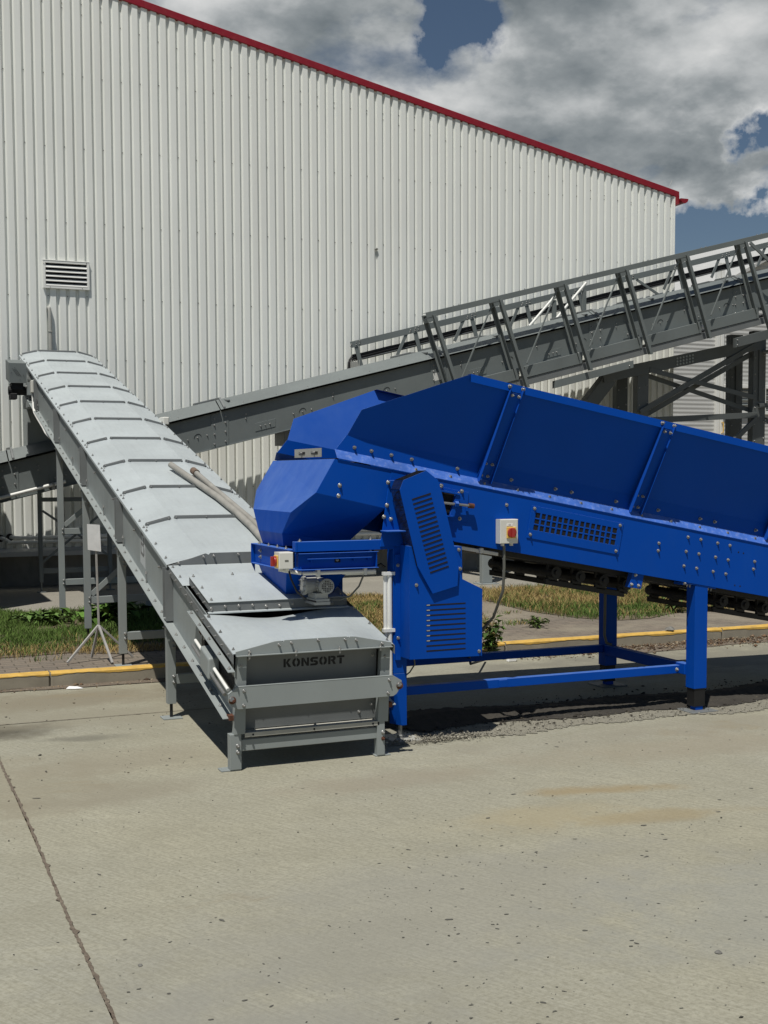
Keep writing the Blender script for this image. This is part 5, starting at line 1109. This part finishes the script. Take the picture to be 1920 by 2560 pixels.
def switch(name,x0_,x1_,y0_,y1_,z0_,z1_,face,label=None):
    m=MB(); m.box(x0_,x1_,y0_,y1_,z0_,z1_); m.hexa([(x0_+.004,y0_-.003,z0_+.004),(x1_-.004,y0_-.003,z0_+.004),(x1_,y0_,z0_),(x0_,y0_,z0_)],[(x0_+.004,y0_-.003,z1_-.004),(x1_-.004,y0_-.003,z1_-.004),(x1_,y0_,z1_),(x0_,y0_,z1_)])
    for x in (lerp(x0_,x1_,.25),lerp(x0_,x1_,.75)): m.cyl((x,lerp(y0_,y1_,.5),z0_),(x,lerp(y0_,y1_,.5),z0_-.016),.012,10)
    if face=='-y': m.box(lerp(x0_,x1_,.35),lerp(x0_,x1_,.68),y0_-.005,y0_-.003,z1_-.042,z1_-.028,1); m.box(lerp(x0_,x1_,.45),lerp(x0_,x1_,.58),y0_-.0056,y0_-.005,z1_-.037,z1_-.033,2)
    else: m.box(lerp(x0_,x1_,.40),lerp(x0_,x1_,.66),y0_-.0045,y0_-.003,lerp(z0_,z1_,.45),lerp(z0_,z1_,.55),2)
    o=m.build(name,['cream_plastic','paper','cable_grey'],bh,.004,seg=2)
    m=MB()
    if face=='-y': c=Vector((lerp(x0_,x1_,.60),y0_-.003,lerp(z0_,z1_,.45))); n_=Vector((0,-1,0)); a=Vector((1,0,0))
    else: c=Vector((x0_,lerp(y0_,y1_,.5),lerp(z0_,z1_,.45))); n_=Vector((-1,0,0)); a=Vector((0,1,0))
    u=Vector((0,0,1)); h=.036
    V=[c+a*i*h*.95+u*j*h for i,j in ((-1,-1),(1,-1),(1,1),(-1,1))]; m.hexa(V,[v+n_*.008 for v in V]); m.build('switch_collar','yellow_plastic',o,.006,seg=2)
    m=MB(); m.cyl(c+n_*.006,c+n_*.020,.031,24); m.bar(c+n_*.028+(u*.7+a*.7)*.028*(0 if face=='-y' else 0)+u*.029,c+n_*.028-u*.029,.020,.018,n_); m.build('switch_knob','red_plastic',o,.003,seg=2)
switch('rotary_switch',3.592,3.718,6.690,6.748,1.200,1.352,'-y')
switch('rotary_switch',2.165,2.252,6.75,6.84,1.085,1.183,'-x')
m=MB(); m.tube([(3.635,6.72,1.185),(3.637,6.72,1.05),(3.64,6.74,.90),(3.63,6.85,.72),(3.66,7.05,.62),(3.78,7.5,.40),(4.2,8.3,.17),(4.85,9.3,.02)],.0095,8); m.build('cable','cable_grey',bh,0,True)
# drive tower: left leg, box and chain guard
m=MB()
m.box(2.893,2.980,6.752,6.850,.42,1.262); m.hexa([(2.945,6.752,.094),(2.980,6.752,.094),(2.980,6.85,.094),(2.905,6.85,.094)],[(2.893,6.752,.4195),(2.980,6.752,.4195),(2.980,6.85,.4195),(2.893,6.85,.4195)])
m.cyl((2.955,6.80,.01),(2.955,6.80,.10),.013,10,1); m.box(2.87,3.06,6.70,6.92,0.0,.010,2); m.bolt((2.955,6.80,.01),(0,0,1),.028,.018)
m.build('leg',['blue_paint','steel_bolt','motor_grey'],bh,.003)
m=MB(); m.box(2.9,2.98,7.85,7.95,.11,1.25); m.cyl((2.94,7.90,.01),(2.94,7.90,.12),.013,10,1); m.box(2.86,3.02,7.82,7.98,0,.010); m.build('leg',['blue_paint','steel_bolt'],bh,.003)
for y in (6.755,7.85):
    m=MB(); m.box(5.128,5.232,y,y+.095,.16,BO(5.18)-.008); m.box(5.135,5.225,y+.006,y+.089,.035,.16,2); m.box(5.07,5.29,y-.06,y+.16,.0,.010,3); m.box(5.15,5.21,y+.01,y+.07,.010,.04)
    m.hexa([(5.06,y-.002,BO(5.06)-.014),(5.30,y-.002,BO(5.30)-.014),(5.30,y+.095,BO(5.30)-.014),(5.06,y+.095,BO(5.06)-.014)],[(5.06,y-.002,BO(5.06)-.005),(5.30,y-.002,BO(5.30)-.005),(5.30,y+.095,BO(5.30)-.005),(5.06,y+.095,BO(5.06)-.005)])
    for x in (5.08,5.105,5.255,5.28): m.bolt((x,y+.03,BO(x)-.014),(0,0,-1),.010,.012)
    m.build('leg',['blue_paint','steel_bolt','black_rubber','strip_grey'],bh,.003)
m=MB(); m.box(2.981,5.118,6.905,6.955,.248,.304); m.bolt((5.095,6.905,.275),(0,-1,0),.013,.010); m.box(3.70,3.76,6.900,6.905,.252,.300); m.build('base_rail',['blue_paint','steel_bolt'],bh,.003)
m=MB(); m.box(2.981,5.127,7.87,7.92,.262,.318); m.build('base_rail','blue_paint',bh,.003)
m=MB(); m.box(5.1185,5.175,6.851,7.849,.245,.322); m.build('base_crossbar','blue_paint',bh,.003)
m=MB(); m.box(2.935,2.98,6.851,7.849,.245,.32); m.build('base_crossbar','blue_paint',bh,.003)
m=MB()
m.prism([(2.932,6.600,.525),(3.419,6.600,.518),(3.421,6.600,.932),(3.285,6.600,.998),(3.280,6.600,1.198),(2.932,6.600,1.208)],(0,.32,0))
m.box(2.900,2.9315,6.735,6.751,.505,1.15)
for i in range(10):
    z=.849-.0309*i
    m.hexa([(3.042,6.5988,z-.0055),(3.306,6.5988,z-.0035),(3.306,6.5988,z+.0045),(3.042,6.5988,z+.0035)],[(3.042,6.6002,z-.0055),(3.306,6.6002,z-.0035),(3.306,6.6002,z+.0045),(3.042,6.6002,z+.0035)],2)
    if i<8: m.box(3.044,3.066,6.5980,6.5987,z-.0035,z+.0025,3)
for x,z in ((2.977,.973),(3.399,.548),(3.26,1.178),(3.27,1.061)): m.bolt((x,6.600,z),(0,-1,0),.010,.008)
for z in (1.085,.64): m.bolt((2.915,6.735,z),(0,-1,0),.010,.008)
m.build('drive_box',BM+['motor_grey'],bh,.003)
m=MB(); m.tube([(3.05,6.80,.50),(3.055,6.80,.46),(3.03,6.82,.41),(2.985,6.84,.37)],.005,6); m.build('cable','cable_grey',bh,0,True)
m=MB()
GP=[(2.862,1.545),(2.886,1.602),(3.033,1.657),(3.112,1.600),(3.138,1.520),(3.250,1.085),(3.241,.960),(3.076,.919),(2.976,1.090)]
m.xz(GP,6.580,6.584)
for i,(p,q_) in enumerate(zip(GP,GP[1:]+GP[:1])):
    if i in (8,0,1): continue
    m.hexa([(p[0],6.5845,p[1]),(q_[0],6.5845,q_[1]),(q_[0],6.5985,q_[1]),(p[0],6.5985,p[1])],[(p[0]+.0,6.5845,p[1]+.003),(q_[0],6.5845,q_[1]+.003),(q_[0],6.5985,q_[1]+.003),(p[0],6.5985,p[1]+.003)])
for i in range(17):
    t=i/16; x=lerp(2.940,3.058,t); z=lerp(1.486,1.046,t); d=Vector((.1235,0,.0355))
    a=Vector((x,6.5788,z)); m.bar(a,a+d,.0024,.0085,(0,0,1),2)
m.build('chain_guard',BM,bh,.0015)
m=MB(); seg=[(2.976,1.090),(2.862,1.545),(2.886,1.602),(3.033,1.657)]
for (p,q_) in zip(seg[:-1],seg[1:]):
    L=math.hypot(q_[0]-p[0],q_[1]-p[1]); n=max(2,int(L/.0085))
    for i in range(n+1):
        t=i/n; x,z=lerp(p[0],q_[0],t),lerp(p[1],q_[1],t); m.bar((x,6.586,z),(x,6.713,z),.0022,.0032,(0,0,1))
    for y in np.linspace(6.59,6.71,9): m.bar((p[0],y,p[1]),(q_[0],y,q_[1]),.0022,.0022,(0,1,0))
m.build('guard_mesh','black_rubber',bh)
m=MB()
m.prism([(2.80,6.735,1.20),(2.86,6.735,1.60),(3.10,6.735,1.61),(3.18,6.735,1.21)],(0,.010,0)); m.box(2.80,2.93,6.63,6.735,1.292,1.300)
for x,z in ((2.853,1.587),(2.845,1.45),(2.825,1.38),(2.87,1.365)): m.bolt((x,6.735,z),(0,-1,0),.012,.010)
m.cyl((3.0,6.60,1.52),(3.0,6.74,1.52),.06,20,2); m.build('bearing_plate',BM,bh,.002)
m=MB(); m.prism([(3.205,6.744,1.56),(3.400,6.744,1.522),(3.388,6.744,1.335),(3.225,6.744,1.36)],(0,.005,0))
m.prism([(3.212,6.7428,1.528),(3.302,6.7428,1.511),(3.262,6.7428,1.388),(3.235,6.7428,1.385)],(0,.001,0),2)
m.bar((3.18,6.722,1.537),(3.322,6.722,1.512),.03,.010,(0,0,1)); m.bar((3.318,6.722,1.512),(3.272,6.722,1.378),.03,.010,(0,1,0)); m.bar((3.21,6.722,1.38),(3.275,6.722,1.376),.03,.008,(0,0,1))
m.cyl((3.19,6.715,1.462),(3.41,6.715,1.438),.0085,10,1); m.cyl((3.288,6.715,1.4515),(3.312,6.715,1.449),.020,6,0); m.cyl((3.385,6.715,1.441),(3.42,6.715,1.437),.016,10,3)
m.box(3.378,3.392,6.735,6.744,1.40,1.43)
for x,z in ((3.212,1.565),(3.352,1.530),(3.337,1.360)): m.bolt((x,6.744,z),(0,-1,0),.011,.008)
m.build('belt_tensioner',BM+['rust'],bh,.002)
# pipes clipped beside the left leg
m=MB(); m.cyl((2.846,6.77,.27),(2.846,6.77,1.045),.0125,10); m.cyl((2.872,6.765,.345),(2.872,6.765,1.035),.0165,10)
for z in (.688,1.035): m.box(2.825,2.905,6.745,6.775,z-.010,z+.010)
m.tube([(2.846,6.77,.275),(2.846,6.775,.20),(2.82,6.79,.15),(2.79,6.8,.13)],.004,6); m.build('conduit','white_plastic',bh,0,True)
m=MB(); m.hexa([(3.34,6.80,BO(3.34)-.045),(3.64,6.80,BO(3.64)-.045),(3.64,6.83,BO(3.64)-.045),(3.34,6.83,BO(3.34)-.045)],[(3.34,6.80,BO(3.34)-.022),(3.64,6.80,BO(3.64)-.022),(3.64,6.83,BO(3.64)-.022),(3.34,6.83,BO(3.34)-.022)]); m.box(3.50,3.53,6.79,6.84,BO(3.5)-.05,BO(3.5)-.015); m.build('conduit','cream_plastic',bh,.004)
# idlers and scraper frame under the body
m=MB(); f=lambda x,h:BO(x)+h
m.hexa([(3.30,6.86,f(3.30,-.035)),(XE,6.86,f(XE,-.035)),(XE,7.86,f(XE,-.035)),(3.30,7.86,f(3.30,-.035))],[(3.30,6.86,f(3.30,.05)),(XE,6.86,f(XE,.05)),(XE,7.86,f(XE,.05)),(3.30,7.86,f(3.30,.05))]); m.build('return_belt','black_rubber',bh)
for xa,n in ((4.07,4),(5.43,3),):
    for y in (6.95,7.72):
        m=MB(); m.hexa([(xa,y,f(xa,-.175)),(xa+.62,y,f(xa+.62,-.175)),(xa+.62,y+.03,f(xa+.62,-.175)),(xa,y+.03,f(xa,-.175))],[(xa,y,f(xa,-.135)),(xa+.62,y,f(xa+.62,-.135)),(xa+.62,y+.03,f(xa+.62,-.135)),(xa,y+.03,f(xa,-.135))])
        for i in range(n):
            x=xa+.02+i*.185; m.hexa([(x,y,f(x,-.15)),(x+.075,y,f(x+.075,-.15)),(x+.075,y+.03,f(x+.075,-.15)),(x,y+.03,f(x,-.15))],[(x,y,f(x,-.03)),(x+.075,y,f(x+.075,-.03)),(x+.075,y+.03,f(x+.075,-.03)),(x,y+.03,f(x,-.03))])
        m.build('roller_bracket','black_rubber',bh,.004)
    for i in range(n):
        x=xa+.055+i*.185; m=MB(); m.cyl((x,6.90,f(x,-.085)),(x,7.80,f(x,-.085)),.038,14); m.cyl((x,6.885,f(x,-.085)),(x,6.90,f(x,-.085)),.016,14); m.build('roller','black_rubber',bh,0,True)
m=MB(); x=4.62; m.prism([(x-.02,6.765,f(x,-.10)),(x+.075,6.765,f(x,-.115)),(x+.10,6.765,f(x,-.015)),(x+.01,6.765,f(x,-.002))],(0,.05,0)); m.bolt((x+.0,6.765,f(x,-.082)),(0,-1,0)); m.bolt((x+.055,6.765,f(x,-.092)),(0,-1,0)); m.bolt((x+.03,6.765,f(x,-.02)),(0,-1,0)); m.build('scraper_bracket',['blue_paint','steel_bolt'],bh,.003)
m=MB(); m.box(5.02,5.06,6.757,6.85,f(5.0,-.03),f(5.0,-.012)); m.bolt((5.04,6.757,f(5.0,-.02)),(0,-1,0),.010,.01); m.build('clamp',['blue_paint','steel_bolt'],bh,.002)
m=MB(); m.tube([(5.105,7.82,.84),(5.10,7.82,.40),(5.105,7.80,.345),(5.14,7.78,.330)],.011,8)
m.build('cable','cable_grey',bh,0,True)
